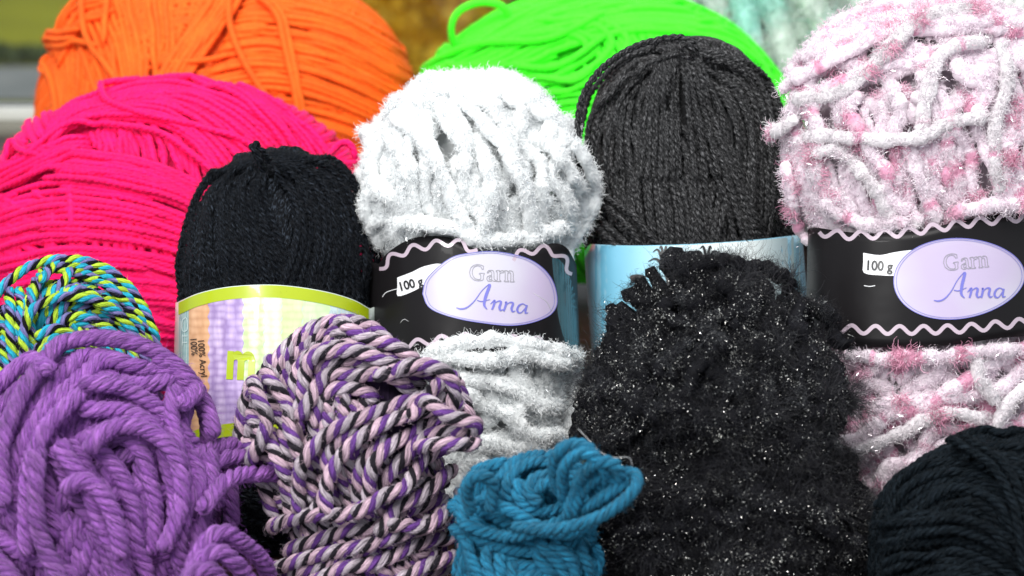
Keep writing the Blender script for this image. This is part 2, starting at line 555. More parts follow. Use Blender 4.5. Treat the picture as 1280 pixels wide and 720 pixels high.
        u = np.stack([np.outer(np.sin(ph), np.cos(th)), np.outer(np.sin(ph), np.sin(th)), np.outer(np.cos(ph), np.ones(nu))], -1).reshape(-1, 3)
        P, N = s.surf(u)
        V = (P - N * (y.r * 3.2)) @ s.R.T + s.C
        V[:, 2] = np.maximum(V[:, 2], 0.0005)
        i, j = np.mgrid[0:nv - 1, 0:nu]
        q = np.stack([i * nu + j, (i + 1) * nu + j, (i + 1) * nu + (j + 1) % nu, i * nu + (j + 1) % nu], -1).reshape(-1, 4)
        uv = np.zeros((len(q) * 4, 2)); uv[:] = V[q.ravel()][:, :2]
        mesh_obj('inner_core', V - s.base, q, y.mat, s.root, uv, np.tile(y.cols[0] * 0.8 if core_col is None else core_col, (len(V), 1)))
    def local(s, W_): return (np.asarray(W_) - s.C) @ s.R
    def free(s, pts, y=None, name='loose_strand', ref=None, n=8, jit=0):
        """strand through (x, y, depth) points hanging free of the winding"""
        y = y or s.yarn
        q = catmull(pts, n)
        P = np.array([px(*r) for r in q])
        U = np.tile(-FW, (len(P), 1)) if ref is None else np.tile(nrm(ref), (len(P), 1))
        b = Batch(); b.add(tube(P - s.base, U, y, s.samples))
        return b.build(name, y.mat or s.yarn.mat, s.root)
    def fuzz(s, n, length=0.002, rad=0.00004, out=0.6, curl=0.5, k=4, mat=None, name='fuzz', colmul=1.0, col=None, clump=0, along=0.6, zone=None, face=-0.2):
        P = np.concatenate([a[0] for a in s.samples]); T = np.concatenate([a[1] for a in s.samples]); U = np.concatenate([a[2] for a in s.samples])
        C = np.concatenate([a[3] for a in s.samples]); R = np.concatenate([np.broadcast_to(a[4], len(a[0])) for a in s.samples])
        Pw = P + s.base
        ok = np.einsum('ij,ij->i', U, nrm(CAM - Pw)) > face
        # keep samples near the outer surface
        L = (Pw - s.C) @ s.R
        ci = s.cells(L)
        if zone is not None: ok &= zone(Pw)
        ids = np.flatnonzero(ok)
        # outermost only: compare with local surface
        v = L[ids] / np.array([s.a, s.b, s.c]); vz = np.clip(v[:, 2], -1.2, 1.2); mm = s.m(vz)
        f = (np.hypot(v[:, 0] / mm, v[:, 1] / mm) ** s.p + np.abs(vz) ** s.p) ** (1 / s.p)
        ids = ids[f > 1 - 3.5 * s.yarn.r / min(s.a, s.c)]
        if clump:
            cid = rng.choice(ids, max(1, n // clump)); pick_ = np.repeat(cid, clump)[:n]
            dirc = np.repeat(rng.normal(size=(len(cid), 3)), clump, 0)[:n]
        else:
            pick_ = rng.choice(ids, n); dirc = np.zeros((n, 3))
        n = len(pick_)
        p, t, u, c, r = P[pick_], T[pick_], U[pick_], C[pick_], R[pick_]
        sd = np.cross(t, u)
        a = rng.uniform(-1.5, 1.5, n)[:, None]
        rn = nrm(np.cos(a) * u + np.sin(a) * sd)
        p0 = p + rn * r[:, None] * 0.85 + t * (rng.normal(size=n) * r * 0.6)[:, None]
        d = nrm(rn * out + t * rng.normal(size=(n, 1)) * along + rng.normal(size=(n, 3)) * 0.35 + dirc * (0.6 if clump else 0))
        ln = length * rng.uniform(0.4, 1.3, n)
        pts = [p0]; cur = p0
        dd = d
        for i in range(k - 1):
            dd = dd + rng.normal(size=(n, 3)) * curl
            if clump: dd = dd + np.repeat(rng.normal(size=(len(cid), 3)), clump, 0)[:n] * curl * .6
            dd = nrm(dd)
            cur = cur + dd * (ln / (k - 1))[:, None]
            pts.append(cur)
        pts = np.stack(pts, 1)
        tap = np.linspace(1, 0.35, k) * rad
        cols = (c if col is None else np.tile(col, (n, 1))) * colmul * rng.uniform(0.75, 1.2, (n, 1))
        return hair_obj(name, pts, tap[None, :] * rng.uniform(.7, 1.3, (n, 1)), cols, mat or FUZZ, s.root)

def smooth_u(u):
    return nrm(smooth1(u, 1))

# ---------------------------------------------------------------- paper label bands
class Label:
    """paper band around a ball: cylinder of radii A,B in the ball's frame; the photo pixels of its edges give its height"""
    def __init__(s, ball, A, top, bot, mat, B=None, crinkle=0.0):
        s.ball = ball; s.A = A; s.B = B or A
        s.root = ball.root
        n = 120
        phs = np.linspace(-math.pi, math.pi, n, endpoint=False)
        def edge(pts):
            q = catmull(pts, 8)
            X, ok = s.hit(q, 0)
            ph = np.arctan2(X[:, 1] / s.B, X[:, 0] / s.A)
            o = np.argsort(ph)
            return ph[o], X[o, 2]
        pt, zt = edge(top); pb, zb = edge(bot)
        Zt = np.interp(phs, pt, zt); Zb = np.interp(phs, pb, zb)
        # relax to the mean away from the traced front
        def back(ph, z, pp, zz):
            m = zz.mean()
            lo, hi = pp.min(), pp.max()
            d = np.maximum(np.maximum(lo - ph, ph - hi), 0)
            return z * np.exp(-d * 3) + m * (1 - np.exp(-d * 3))
        Zt = back(phs, Zt, pt, zt); Zb = back(phs, Zb, pb, zb)
        rows = 14
        w = np.linspace(0, 1, rows)
        Z = Zt[None] * (1 - w[:, None]) + Zb[None] * w[:, None]
        X = s.A * np.cos(phs)[None] * np.ones((rows, 1)); Y = s.B * np.sin(phs)[None] * np.ones((rows, 1))
        V = np.stack([X, Y, Z], -1).reshape(-1, 3)
        i, j = np.mgrid[0:rows - 1, 0:n]
        q = np.stack([i * n + j, i * n + (j + 1) % n, (i + 1) * n + (j + 1) % n, (i + 1) * n + j], -1).reshape(-1, 4)
        VW = V @ ball.R.T + ball.C
        VW[:, 2] = np.maximum(VW[:, 2], 0.001)
        s.obj = mesh_obj('label_band', VW - ball.base, q, mat, s.root)
        md = s.obj.modifiers.new('thickness', 'SOLIDIFY'); md.thickness = 0.0002; md.offset = -1
    def hit(s, pts, off):
        pts = np.asarray(pts, float); b = s.ball
        d = (FW + RT * ((pts[:, :1] - 640) / FPX) - UP * ((pts[:, 1:2] - 360) / FPX)) @ b.R
        o = (CAM - b.C) @ b.R
        A, B = s.A + off, s.B + off
        a = (d[:, 0] / A) ** 2 + (d[:, 1] / B) ** 2
        h = o[0] * d[:, 0] / A ** 2 + o[1] * d[:, 1] / B ** 2
        c = (o[0] / A) ** 2 + (o[1] / B) ** 2 - 1
        D = h * h - a * c
        ok = D > 0
        t = np.where(ok, (-h - np.sqrt(np.maximum(D, 0))) / a, -h / a)
        X = o + d * t[:, None]
        # project misses back on to the cylinder
        sc_ = np.sqrt((X[:, 0] / A) ** 2 + (X[:, 1] / B) ** 2)
        X[:, 0] /= sc_; X[:, 1] /= sc_
        return X, ok
    def to(s, pts, off):
        X, ok = s.hit(pts, off)
        return X @ s.ball.R.T + s.ball.C - s.ball.base
    def fill(s, name, outline, mat, off=0.00025, rings=14):
        """filled print with its outline in photo pixels, following the curve of the band"""
        o = np.asarray(outline, float); c = o.mean(0); n = len(o)
        w = np.linspace(0, 1, rings)[1:]
        P = np.concatenate([[c]] + [c + (o - c) * k for k in w])
        V = s.to(P, off)
        tr = [(0, 1 + i, 1 + (i + 1) % n) for i in range(n)]
        q = []
        for r in range(len(w) - 1):
            for i in range(n):
                a = 1 + r * n + i; b = 1 + r * n + (i + 1) % n
                q.append((a, a + n, b + n, b))
        loops = np.concatenate([np.array(q).ravel(), np.array(tr).ravel()])
        uv = P[loops] / 100.0
        return mesh_obj(name, V, q, mat, s.root, uv=uv, tris=tr, smooth=False)
    def quad(s, name, left, right, mat, off=0.00025, n=10):
        """strip between two pixel polylines"""
        L_, R_ = np.asarray(left, float), np.asarray(right, float)
        w = np.linspace(0, 1, n)
        P = (L_[:, None] * (1 - w[None, :, None]) + R_[:, None] * w[None, :, None])
        m = len(L_)
        V = s.to(P.reshape(-1, 2), off)
        i, j = np.mgrid[0:m - 1, 0:n - 1]
        q = np.stack([i * n + j, (i + 1) * n + j, (i + 1) * n + j + 1, i * n + j + 1], -1).reshape(-1, 4)
        uv = P.reshape(-1, 2)[q.ravel()] / 100.0
        return mesh_obj(name, V, q, mat, s.root, uv=uv, smooth=False)
    def strokes(s, name, lines, mat, off=0.0004, closed=False):
        """lines: list of (points, widths) in photo pixels"""
        V, Q, k = [], [], 0
        for pts, wd in lines:
            p = np.asarray(pts, float)
            if closed: p = np.vstack([p, p[:1]])
            wd = np.interp(np.linspace(0, 1, len(p)), np.linspace(0, 1, np.size(wd)), np.atleast_1d(wd))
            t = nrm(np.gradient(p, axis=0)); nn = np.stack([-t[:, 1], t[:, 0]], 1)
            a = s.to(p + nn * wd[:, None] / 2, off + len(V) * 4e-6); b = s.to(p - nn * wd[:, None] / 2, off + len(V) * 4e-6)
            V.append(np.stack([a, b], 1).reshape(-1, 3))
            i = np.arange(len(p) - 1) * 2 + k
            Q.append(np.stack([i, i + 1, i + 3, i + 2], 1)); k += len(p) * 2
        return mesh_obj(name, np.concatenate(V), np.concatenate(Q), mat, s.root, smooth=False)
    def text(s, body, mat, xy, size, rot=0.0, sx=1.0, bold=0.0, off=0.0004, shear=0.0):
        cu = bpy.data.curves.new('lettering', 'FONT'); cu.body = body; cu.size = 1.0; cu.offset = bold
        ob = bpy.data.objects.new('lettering', cu); COL.objects.link(ob)
        dg = bpy.context.evaluated_depsgraph_get(); dg.update()
        me = bpy.data.meshes.new_from_object(ob.evaluated_get(dg))
        bpy.data.objects.remove(ob)
        co = np.empty(len(me.vertices) * 3, np.float32); me.vertices.foreach_get('co', co); co = co.reshape(-1, 3)
        c, sn = math.cos(math.radians(rot)), math.sin(math.radians(rot))
        X = co[:, 0] * sx * size + shear * co[:, 1] * size; Y = co[:, 1] * size
        P = np.stack([xy[0] + X * c + Y * sn, xy[1] + X * sn - Y * c], 1)
        V = s.to(P, off)
        me.vertices.foreach_set('co', V.astype(np.float32).ravel())
        me.materials.clear(); me.update()
        return link('lettering', me, s.root, mat)

# ================================================================ the setting
def box(name, x0, x1, y0, y1, z0, z1, mat, parent=None, bev=0.0):
    v = [(x, y, z) for x in (x0, x1) for y in (y0, y1) for z in (z0, z1)]
    q = [(0, 1, 3, 2), (4, 6, 7, 5), (0, 4, 5, 1), (2, 3, 7, 6), (0, 2, 6, 4), (1, 5, 7, 3)]
    o = mesh_obj(name, v, q, mat, parent, smooth=False)
    if bev:
        b = o.modifiers.new('bevel', 'BEVEL'); b.width = bev; b.segments = 2
    return o

def wood_mat():
    m, nt, p = nodes('dark_table_wood')
    N, L = nt.nodes, nt.links
    g = N.new('ShaderNodeTexCoord'); mp = N.new('ShaderNodeMapping'); mp.inputs['Scale'].default_value = (3, 60, 60)
    n = N.new('ShaderNodeTexNoise'); n.inputs['Scale'].default_value = 1.2; n.inputs['Detail'].default_value = 6
    r = N.new('ShaderNodeValToRGB')
    r.color_ramp.elements[0].position = .35; r.color_ramp.elements[0].color = (.016, .006, .005, 1)
    r.color_ramp.elements[1].position = .7; r.color_ramp.elements[1].color = (.045, .014, .010, 1)
    L.new(g.outputs['Object'], mp.inputs[0]); L.new(mp.outputs[0], n.inputs['Vector']); L.new(n.outputs['Fac'], r.inputs[0]); L.new(r.outputs[0], p.inputs['Base Color'])
    p.inputs['Roughness'].default_value = .45
    return m

t = box('table_top', -1.2, 1.2, 0.1, 1.203, -0.04, 0.0, wood_mat(), bev=.004)
tag(t, kind='structure')

WHITE = flat_mat('white_window_paint', (.72, .72, .66), .4, noise=.06, scale=30)
BEIGE = flat_mat('worn_frame_paint', (.25, .235, .19), .5, noise=.12, scale=40)
win = bpy.data.objects.new('window_frame', None); COL.objects.link(win); win.location = (0, 1.2, 0)
tag(win, kind='structure')
def wbox(name, x0, x1, y0, y1, z0, z1, m): return box(name, x0, x1, y0, y1, z0, z1, m, win, .001)
wbox('sill', -1.2, 1.2, .005, .10, -.05, -.004, BEIGE)
wbox('bottom_rail', -1.2, 1.2, .012, .06, -.0038, .004, BEIGE)
wbox('glazing_bead', -1.2, 1.2, .03, .055, .0042, .0135, WHITE)
wbox('side_rail', -1.26, -1.2, .012, .06, -.05, 1.1, WHITE)
wbox('side_rail', 1.2, 1.26, .012, .06, -.05, 1.1, WHITE)
wbox('top_rail', -1.2, 1.2, .012, .06, 1.04, 1.1, WHITE)
gm, gnt, gp = nodes('window_glass')
gnt.nodes.remove(gp)
gl = gnt.nodes.new('ShaderNodeBsdfGlossy'); gl.inputs['Roughness'].default_value = 0.0
tr = gnt.nodes.new('ShaderNodeBsdfTransparent'); fr = gnt.nodes.new('ShaderNodeFresnel'); fr.inputs[0].default_value = 1.45
mx = gnt.nodes.new('ShaderNodeMixShader')
gnt.links.new(fr.outputs[0], mx.inputs[0]); gnt.links.new(tr.outputs[0], mx.inputs[1]); gnt.links.new(gl.outputs[0], mx.inputs[2])
gnt.links.new(mx.outputs[0], gnt.nodes['Material Output'].inputs[0])
wbox('pane', -1.2, 1.2, .042, .046, .0137, 1.04, gm)

def ground_mat(name, c0, c1, scale, rough=.9):
    m, nt, p = nodes(name)
    N, L = nt.nodes, nt.links
    g = N.new('ShaderNodeNewGeometry'); n = N.new('ShaderNodeTexNoise'); n.inputs['Scale'].default_value = scale; n.inputs['Detail'].default_value = 5
    r = N.new('ShaderNodeValToRGB')
    r.color_ramp.elements[0].position = .35; r.color_ramp.elements[0].color = (*c0, 1)
    r.color_ramp.elements[1].position = .68; r.color_ramp.elements[1].color = (*c1, 1)
    L.new(g.outputs['Position'], n.inputs['Vector']); L.new(n.outputs['Fac'], r.inputs[0]); L.new(r.outputs[0], p.inputs['Base Color'])
    p.inputs['Roughness'].default_value = rough
    p.inputs['Specular IOR Level'].default_value = .1
    return m
GZ = -1.0
gmat = ground_mat('lawn_green', (.27, .27, .004), (.38, .37, .007), 1.6)
o = mesh_obj('lawn', [(-40, 1.6, GZ), (40, 1.6, GZ), (40, 90, GZ), (-40, 90, GZ)], [(0, 1, 2, 3)], gmat, smooth=False); tag(o, kind='structure')
o = mesh_obj('path', [(-40, 5.55, GZ + .01), (40, 5.55, GZ + .01), (40, 6.12, GZ + .01), (-40, 6.12, GZ + .01)], [(0, 1, 2, 3)], ground_mat('path_asphalt', (.26, .27, .25), (.36, .36, .33), 3), smooth=False); tag(o, kind='structure')

def leaves(name, cx, cy, z0, rx, ry, rz, n, size, c0, c1, parent=None):
    u = nrm(rng.normal(size=(n, 3))) * rng.uniform(.45, 1.0, (n, 1)) ** .5
    u *= (1 + .25 * np.sin(u[:, :1] * 5 + u[:, 2:3] * 7))
    c = np.array([cx, cy, z0 + rz]) + u * [rx, ry, rz]
    a = nrm(rng.normal(size=(n, 3))); b = nrm(np.cross(a, rng.normal(size=(n, 3))))
    s_ = size * rng.uniform(.6, 1.3, (n, 1))
    V = np.stack([c - a * s_, c - b * s_ * .5, c + a * s_, c + b * s_ * .5], 1).reshape(-1, 3)
    q = np.arange(n * 4).reshape(-1, 4)
    w = rng.uniform(0, 1, (n, 1))
    cc = np.repeat(np.array(c0) * (1 - w) + np.array(c1) * w, 4, 0)
    m, nt, p = nodes(name + '_leaf')
    at = nt.nodes.new('ShaderNodeAttribute'); at.attribute_name = 'col'; nt.links.new(at.outputs['Color'], p.inputs['Base Color']); p.inputs['Roughness'].default_value = .6
    return mesh_obj(name, V, q, m, parent, col=cc, smooth=False)
def shrub(label, cx, cy, rx, ry, rz, n, size, c0, c1):
    r = bpy.data.objects.new('garden_shrub', None); COL.objects.link(r); r.location = (cx, cy, GZ)
    tag(r, label, 'shrub')
    leaves('foliage', 0, 0, min(.08, rz), rx, ry, rz, n, size, c0, c1, r)
    V, Q = [], []
    for i in range(5):
        a = i * 1.3; tip = np.array([math.cos(a) * rx * .5, math.sin(a) * ry * .5, rz * 1.2])
        k = len(V)
        for w, rr in ((0, .02), (1, .008)):
            for j in range(5):
                V.append(tip * w + np.array([math.cos(j * 1.2566) * rr, math.sin(j * 1.2566) * rr, 0]))
        Q += [(k + j, k + (j + 1) % 5, k + 5 + (j + 1) % 5, k + 5 + j) for j in range(5)]
    mesh_obj('stem', V, Q, flat_mat('shrub_bark', (.09, .06, .04), .8), r)
shrub('blurred ochre shrub outside the window between the orange and lime green balls', -.35, 5.0, .30, .30, .24, 2600, .035, (.60, .34, .003), (.90, .54, .005))
shrub('blurred dark green shrub outside the window behind the lime green ball', .06, 5.4, .24, .24, .22, 2200, .035, (.12, .22, .02), (.25, .34, .03))
shrub('blurred low strip of dark green leaves outside along the far edge of the path at left', -2.2, 6.28, 1.3, .09, .015, 1800, .03, (.06, .09, .008), (.12, .16, .015))  # flat strip of dark green leaves just above the ground

# ================================================================ the yarn
def K(D): return D / FPX

# ---- pale mint ball, far back
D = 1.0
y = Yarn(15 * K(D), cols=[(.62, .70, .64)], sides=8, lump=.2, lumplen=5, spot=((.34, .66, .58), .2), mat=yarn_mat('mint_fluffy_wool', 300, 5, .15), colvar=.04)
b = Ball('out of focus pale mint and white fluffy ball behind the lime and pink balls', 1020, 70, D, 180, 190, y, lean=10, lumpy=.003)
for i in range(7):
    n = nrm(rng.normal(size=3) * [1, .5, .5]); b.band(n, -.6, .6, 9, wob=.04, hi=False)
b.finish(core_col=(.6, .68, .62))
b.fuzz(60000, .015, .00018, clump=10)

# ---- white ball with a black and yellow label, only its rim showing
D = .88
y = Yarn(7 * K(D), cols=[(.75, .75, .72)], mat=yarn_mat('plain_white_wool', 600, 5, .15))
b = Ball('out of focus ball with black and yellow striped label, behind the pink and white ball', 1208, 92, D, 92, 96, y, depth=1.0, p=3.0, axis=(-FW * .96 + UP * .28))
b.underlay()
for i in range(6):
    b.band(nrm(rng.normal(size=3) * [1, 1, .3]), -.8, .8, 16, hi=False)
b.finish()
def ringlabel(ball, r, z0, z1, mat, name, off=0):
    n = 96; th = np.linspace(0, 2 * np.pi, n, endpoint=False)
    V = np.array([[(r + off) * math.cos(t), (r + off) * math.sin(t), z] for z in np.linspace(z0, z1, 4) for t in th])
    i, j = np.mgrid[0:3, 0:n]
    q = np.stack([i * n + j, i * n + (j + 1) % n, (i + 1) * n + (j + 1) % n, (i + 1) * n + j], -1).reshape(-1, 4)
    VW = V @ ball.R.T + ball.C
    o = mesh_obj(name, VW - ball.base, q, mat, ball.root); md = o.modifiers.new('thickness', 'SOLIDIFY'); md.thickness = .0003; md.offset = -1
ringlabel(b, b.a * 1.03, -.02, .034, flat_mat('black_label_paper', (.012, .012, .014), .3), 'label_band')
ringlabel(b, b.a * 1.03, .015, .027, flat_mat('yellow_label_stripe', (.75, .42, .02), .35), 'label_stripe', .0004)

# ---- lime green ball
D = .88; k = K(D)
lime = yarn_mat('lime_acrylic', 500, 5, .22, sheen=.3, tint=(.4, 1, .3), bump=.4)
LIME = (.07, 1.0, .022)
y = Yarn(4.6 * k, cols=[LIME], sides=6, mat=lime, colvar=.05, lump=.05, lumplen=10)
b = Ball('neon lime green ball of yarn behind the white and charcoal balls', 748, 178, D, 242, 182, y, depth=.7, relief=.5, lumpy=.004, p=2.1)
b.underlay()
for i in range(2):
    b.band(nrm([.15 + .2 * rng.normal(), .3 * rng.normal(), 1]), -.75, .75, 44, hi=False)
b.settle()
B_ = b.bundle
B_([(520, 60), (640, 60), (760, 70), (900, 110), (1000, 190)], [(500, 190), (640, 190), (760, 200), (880, 220), (990, 260)], 22, hi=False)
B_([(700, 30), (760, 120), (800, 190)], [(860, 40), (880, 110), (900, 200)], 18, hi=False)
B_([(505, 100), (590, 55), (680, 10), (780, -10), (900, 5), (980, 50)], [(520, 125), (620, 95), (700, 60), (800, 45), (900, 60), (985, 105)], 15, tuck=True)
B_([(505, 108), (560, 85), (640, 82), (700, 60)], [(510, 135), (560, 130), (640, 128), (700, 100)], 8, tuck=True)
B_([(620, 120), (700, 90), (760, 105), (860, 100)], [(640, 165), (720, 150), (800, 150), (860, 130)], 8, tuck=True)
B_([(640, 50), (700, 40), (740, 60), (700, 85), (630, 90)], [(660, 30), (730, 25), (780, 60), (730, 105), (640, 112)], 4, tuck=True)
B_([(870, 5), (930, 15), (975, 60), (985, 115)], [(840, 60), (900, 60), (940, 90), (970, 130)], 7, tuck=True)
b.draw([(560, 80), (590, 92), (640, 84), (700, 86), (760, 50)], lift=.002)
b.draw([(520, 92), (600, 60), (690, 52), (760, 20)], lift=.002)
b.draw([(620, 110), (670, 98), (720, 104), (745, 84)], lift=.002)
b.finish()
b.free([(640, 30, .845), (628, 8, .84), (600, 3, .84), (574, 14, .84), (564, 34, .842), (569, 58, .85), (590, 72, .86)], y)
b.fuzz(26000, .0026, .00005, along=1.2)

# ---- orange ball
D = .90; k = K(D)
orm = yarn_mat('orange_acrylic', 500, 5, .2, sheen=.3, tint=(1, .4, .1), bump=.4)
ORA = (1.0, .13, .008)
y = Yarn(3.7 * k, cols=[ORA], sides=6, mat=orm, colvar=.06, lump=.04, lumplen=12)
b = Ball('large neon orange ball of yarn at the back left beside the window', 284, 150, D, 232, 192, y, depth=.7, relief=.5, p=2.2, lumpy=.003)
b.underlay()
for i in range(2):
    b.band(nrm([.2 * rng.normal(), .3 * rng.normal(), 1]), -.8, .8, 46, hi=False)
b.settle()
B_ = b.bundle
B_([(215, 60), (330, 40), (430, 60), (530, 120)], [(190, 260), (330, 250), (430, 260), (520, 300)], 42, hi=False)
B_([(300, -10), (350, -5), (430, 20), (515, 75)], [(240, 130), (330, 110), (420, 130), (510, 180)], 30, tuck=True)
B_([(45, 60), (60, 120), (62, 190)], [(150, 30), (130, 120), (120, 190)], 16, tuck=True)
B_([(80, 10), (120, 100), (150, 190)], [(215, -10), (215, 60), (210, 170)], 20, tuck=True)
B_([(270, -15), (235, 40), (190, 130), (165, 200)], [(305, -15), (265, 50), (225, 120), (200, 200)], 11, lift=.002)
B_([(135, 0), (100, 10), (75, 35), (60, 60)], [(150, 20), (110, 35), (90, 60), (70, 85)], 5, lift=.001)
b.draw([(118, -8), (112, 30), (120, 60), (145, 90), (165, 120)], lift=.003)
b.draw([(145, -8), (140, 30), (138, 62)], lift=.003)
b.draw([(286, -8), (287, 30), (300, 70), (320, 105), (345, 140)], lift=.003)
b.draw([(315, -8), (345, 20), (355, 60), (365, 110), (372, 160)], lift=.003)
b.draw([(325, -8), (352, 20), (362, 60), (371, 110), (380, 160)], lift=.003)
b.draw([(110, 42), (85, 46), (66, 48), (55, 50), (58, 55), (80, 54), (104, 52)], lift=.003)
b.draw([(210, 82), (250, 80), (290, 70)], lift=.002)
b.draw([(60, 60), (85, 60), (100, 55), (130, 62)], lift=.002)
b.finish()
b.fuzz(30000, .0026, .00005, along=1.2)

# ---- hot pink ball
D = .745; k = K(D)
pkm = yarn_mat('hot_pink_acrylic', 500, 7, .3, sheen=.3, tint=(1, .1, .45), bump=.5, twist=0)
PNK = (1.0, .001, .14)
y = Yarn(4.4 * k, plies=3, pitch=5.5, tight=.4, cols=[PNK], sides=4, ds=3.3 * k, mat=pkm, colvar=.05)
ylo = Yarn(5.2 * k, cols=[PNK], sides=6, mat=pkm, colvar=.05)
b = Ball('big hot pink ball of yarn behind the black ball and under the orange one', 228, 308, D, 256, 205, y, depth=.62, relief=.5, p=2.02, lumpy=.002)
b.underlay()
for i in range(2):
    b.band(nrm([.3 * rng.normal(), .3 * rng.normal(), 1]), -.8, .8, 36, hi=False, y=ylo)
b.settle()
B_ = b.bundle
B_([(30, 150), (60, 230), (60, 330)], [(330, 120), (360, 240), (380, 330)], 46, hi=False, y=ylo)
# lower, nearly horizontal rows
B_([(-30, 240), (60, 205), (160, 215), (250, 250), (330, 320)], [(-30, 440), (60, 430), (160, 425), (250, 430), (330, 440)], 31, tuck=True)
# upright strands in the window between the crossing bands
B_([(72, 150), (80, 215)], [(255, 175), (270, 260)], 23, lift=.0)
# fan from the left rim over the top to the right
B_([(55, 185), (100, 130), (180, 98), (260, 105), (350, 150), (450, 240)], [(60, 195), (110, 155), (180, 150), (240, 180), (290, 250), (330, 330)], 20, tuck=True, lift=.0012)
B_([(25, 190), (90, 192), (180, 205), (260, 240), (320, 300)], [(-20, 225), (80, 222), (170, 232), (250, 262), (310, 320)], 8, tuck=True, lift=.001)
B_([(250, 105), (300, 130), (350, 180), (400, 260)], [(290, 108), (350, 140), (400, 180), (440, 260)], 8, tuck=True, lift=.002)
B_([(-40, 200), (0, 215), (60, 190), (110, 165)], [(-40, 235), (0, 240), (60, 215), (120, 190)], 7, tuck=True, lift=.001)
b.draw([(180, 105), (150, 106), (132, 112), (136, 132), (170, 145), (230, 160), (290, 178), (330, 200)], lift=.003)
b.draw([(40, 205), (90, 165), (130, 160), (200, 170), (250, 205), (290, 240)], lift=.0025)
b.draw([(15, 205), (25, 185), (35, 195), (60, 200)], lift=.002)
b.finish()
b.free([(405, 200, .69), (418, 186, .70), (430, 178, .70), (440, 184, .70), (445, 200, .70)], y)
b.free([(445, 300, .69), (462, 360, .69), (470, 400, .69), (466, 440, .69)], y)
b.free([(440, 330, .695), (456, 370, .695), (461, 410, .695), (458, 450, .695)], y)
b.fuzz(45000, .0024, .00004, along=1.2)

# ---- charcoal ball with a sky blue label
D = .685; k = K(D)
chm = yarn_mat('charcoal_wool', 900, 8, .6, sheen=.0, spec=.1, bump=.8, fleck=(.155, .155, .16))
y = Yarn(4.3 * k, plies=2, pitch=4.2, tight=.2, cols=[(.0135, .0135, .0145), (.019, .019, .020)], sides=4, ds=2.1 * k, mat=chm, colvar=.15)
ylo = Yarn(4.0 * k, cols=[(.022, .021, .022)], sides=5, mat=chm)
b = Ball('charcoal grey ball of yarn with a sky blue palm tree label', 868, 335, D, 133, 285, y, relief=1.1, depth=.85, lean=4, roll=-4, p=2.9, prof=[(-1, 1), (-.42, .97), (-.36, .92), (.07, .92), (.15, .98), (1, 1)])
b.underlay()
for i in range(1):
    b.band(nrm([rng.normal(), rng.normal(), .10]), -.9, .9, 44, hi=False, y=ylo)
b.settle()
B_ = b.bundle
B_([(800, 75), (755, 130), (735, 200), (735, 320)], [(870, 60), (860, 130), (905, 220), (930, 330)], 26, lift=0, hi=True)
B_([(850, 62), (940, 85), (975, 150), (990, 310)], [(845, 72), (885, 120), (905, 200), (885, 330)], 22, lift=.0006, hi=True)
B_([(830, 66), (850, 110), (890, 200), (925, 320)], [(850, 62), (880, 120), (915, 210), (960, 320)], 6, lift=.0012, hi=True)
B_([(740, 230), (790, 270), (830, 320)], [(735, 270), (760, 300), (790, 330)], 6, lift=.001, hi=True)
for q_ in range(5): b.draw([(852 + q_ * 4, 64), (856 + q_ * 6, 100), (862 + q_ * 10, 150), (870 + q_ * 14, 230)], lift=.0004)
for q_ in range(7): b.draw([(850 - q_ * 2, 66 + q_), (846 - q_ * 4, 90), (846 - q_ * 6, 140), (850 - q_ * 8, 230)], lift=.0003)
b.draw([(866, 66), (830, 62), (790, 75), (755, 110), (735, 160), (728, 230)], lift=.003)
b.draw([(860, 72), (810, 90), (770, 120), (745, 160), (735, 230)], lift=.002)
b.finish(strand_parts=True)
b.free([(872, 72, .645), (868, 56, .642), (852, 47, .64), (826, 49, .638), (790, 60, .638), (752, 86, .64), (728, 122, .642), (722, 165, .645), (725, 210, .65), (735, 250, .66)], y)
b.free([(862, 74, .64), (850, 62, .636), (856, 54, .636), (864, 62, .638), (866, 76, .645)], y)
b.fuzz(50000, .0022, .00003, col=(.075, .075, .078), along=1.8, mat=DARKFUZZ, out=.4)
lp = flat_mat('sky_blue_paper', (.28, .60, .78), .22, coat=.5)
# sky gradient of the printed photograph: bright cloud in its middle
def sky_print():
    m, nt, p = nodes('sky_blue_print')
    N, L = nt.nodes, nt.links
    at = N.new('ShaderNodeAttribute'); at.attribute_name = 'UVMap'
    sp = N.new('ShaderNodeSeparateXYZ'); L.new(at.outputs['Vector'], sp.inputs[0])
    mr = N.new('ShaderNodeMapRange'); mr.inputs[1].default_value = 7.4; mr.inputs[2].default_value = 10.2; L.new(sp.outputs[0], mr.inputs[0])
    r = N.new('ShaderNodeValToRGB'); e = r.color_ramp.elements
    e[0].position = 0; e[0].color = (.10, .42, .62, 1)
    e[1].position = 1; e[1].color = (.30, .50, .50, 1)
    for pos, c in ((.1, (.24, .60, .80)), (.3, (.42, .72, .85)), (.5, (.80, .90, .92)), (.72, (.82, .90, .90)), (.86, (.50, .66, .70))):
        x = e.new(pos); x.color = (*c, 1)
    L.new(mr.outputs[0], r.inputs[0]); L.new(r.outputs[0], p.inputs['Base Color'])
    p.inputs['Roughness'].default_value = .3; p.inputs['Coat Weight'].default_value = .4
    return m
LB = Label(b, b.a * 1.02, [(738, 305), (790, 307), (868, 305), (940, 300), (1003, 293)], [(738, 440), (800, 450), (868, 452), (940, 448), (1003, 440)], lp, B=b.b * 1.02)
xs = np.linspace(744, 1000, 30)
LB.quad('label_panel', np.stack([xs, np.interp(xs, [740, 790, 868, 940, 1003], [306.5, 308, 306, 301, 295])], 1), np.stack([xs, np.full(30, 438.)], 1), sky_print())
BLK = flat_mat('black_print', (.012, .012, .013), .3)
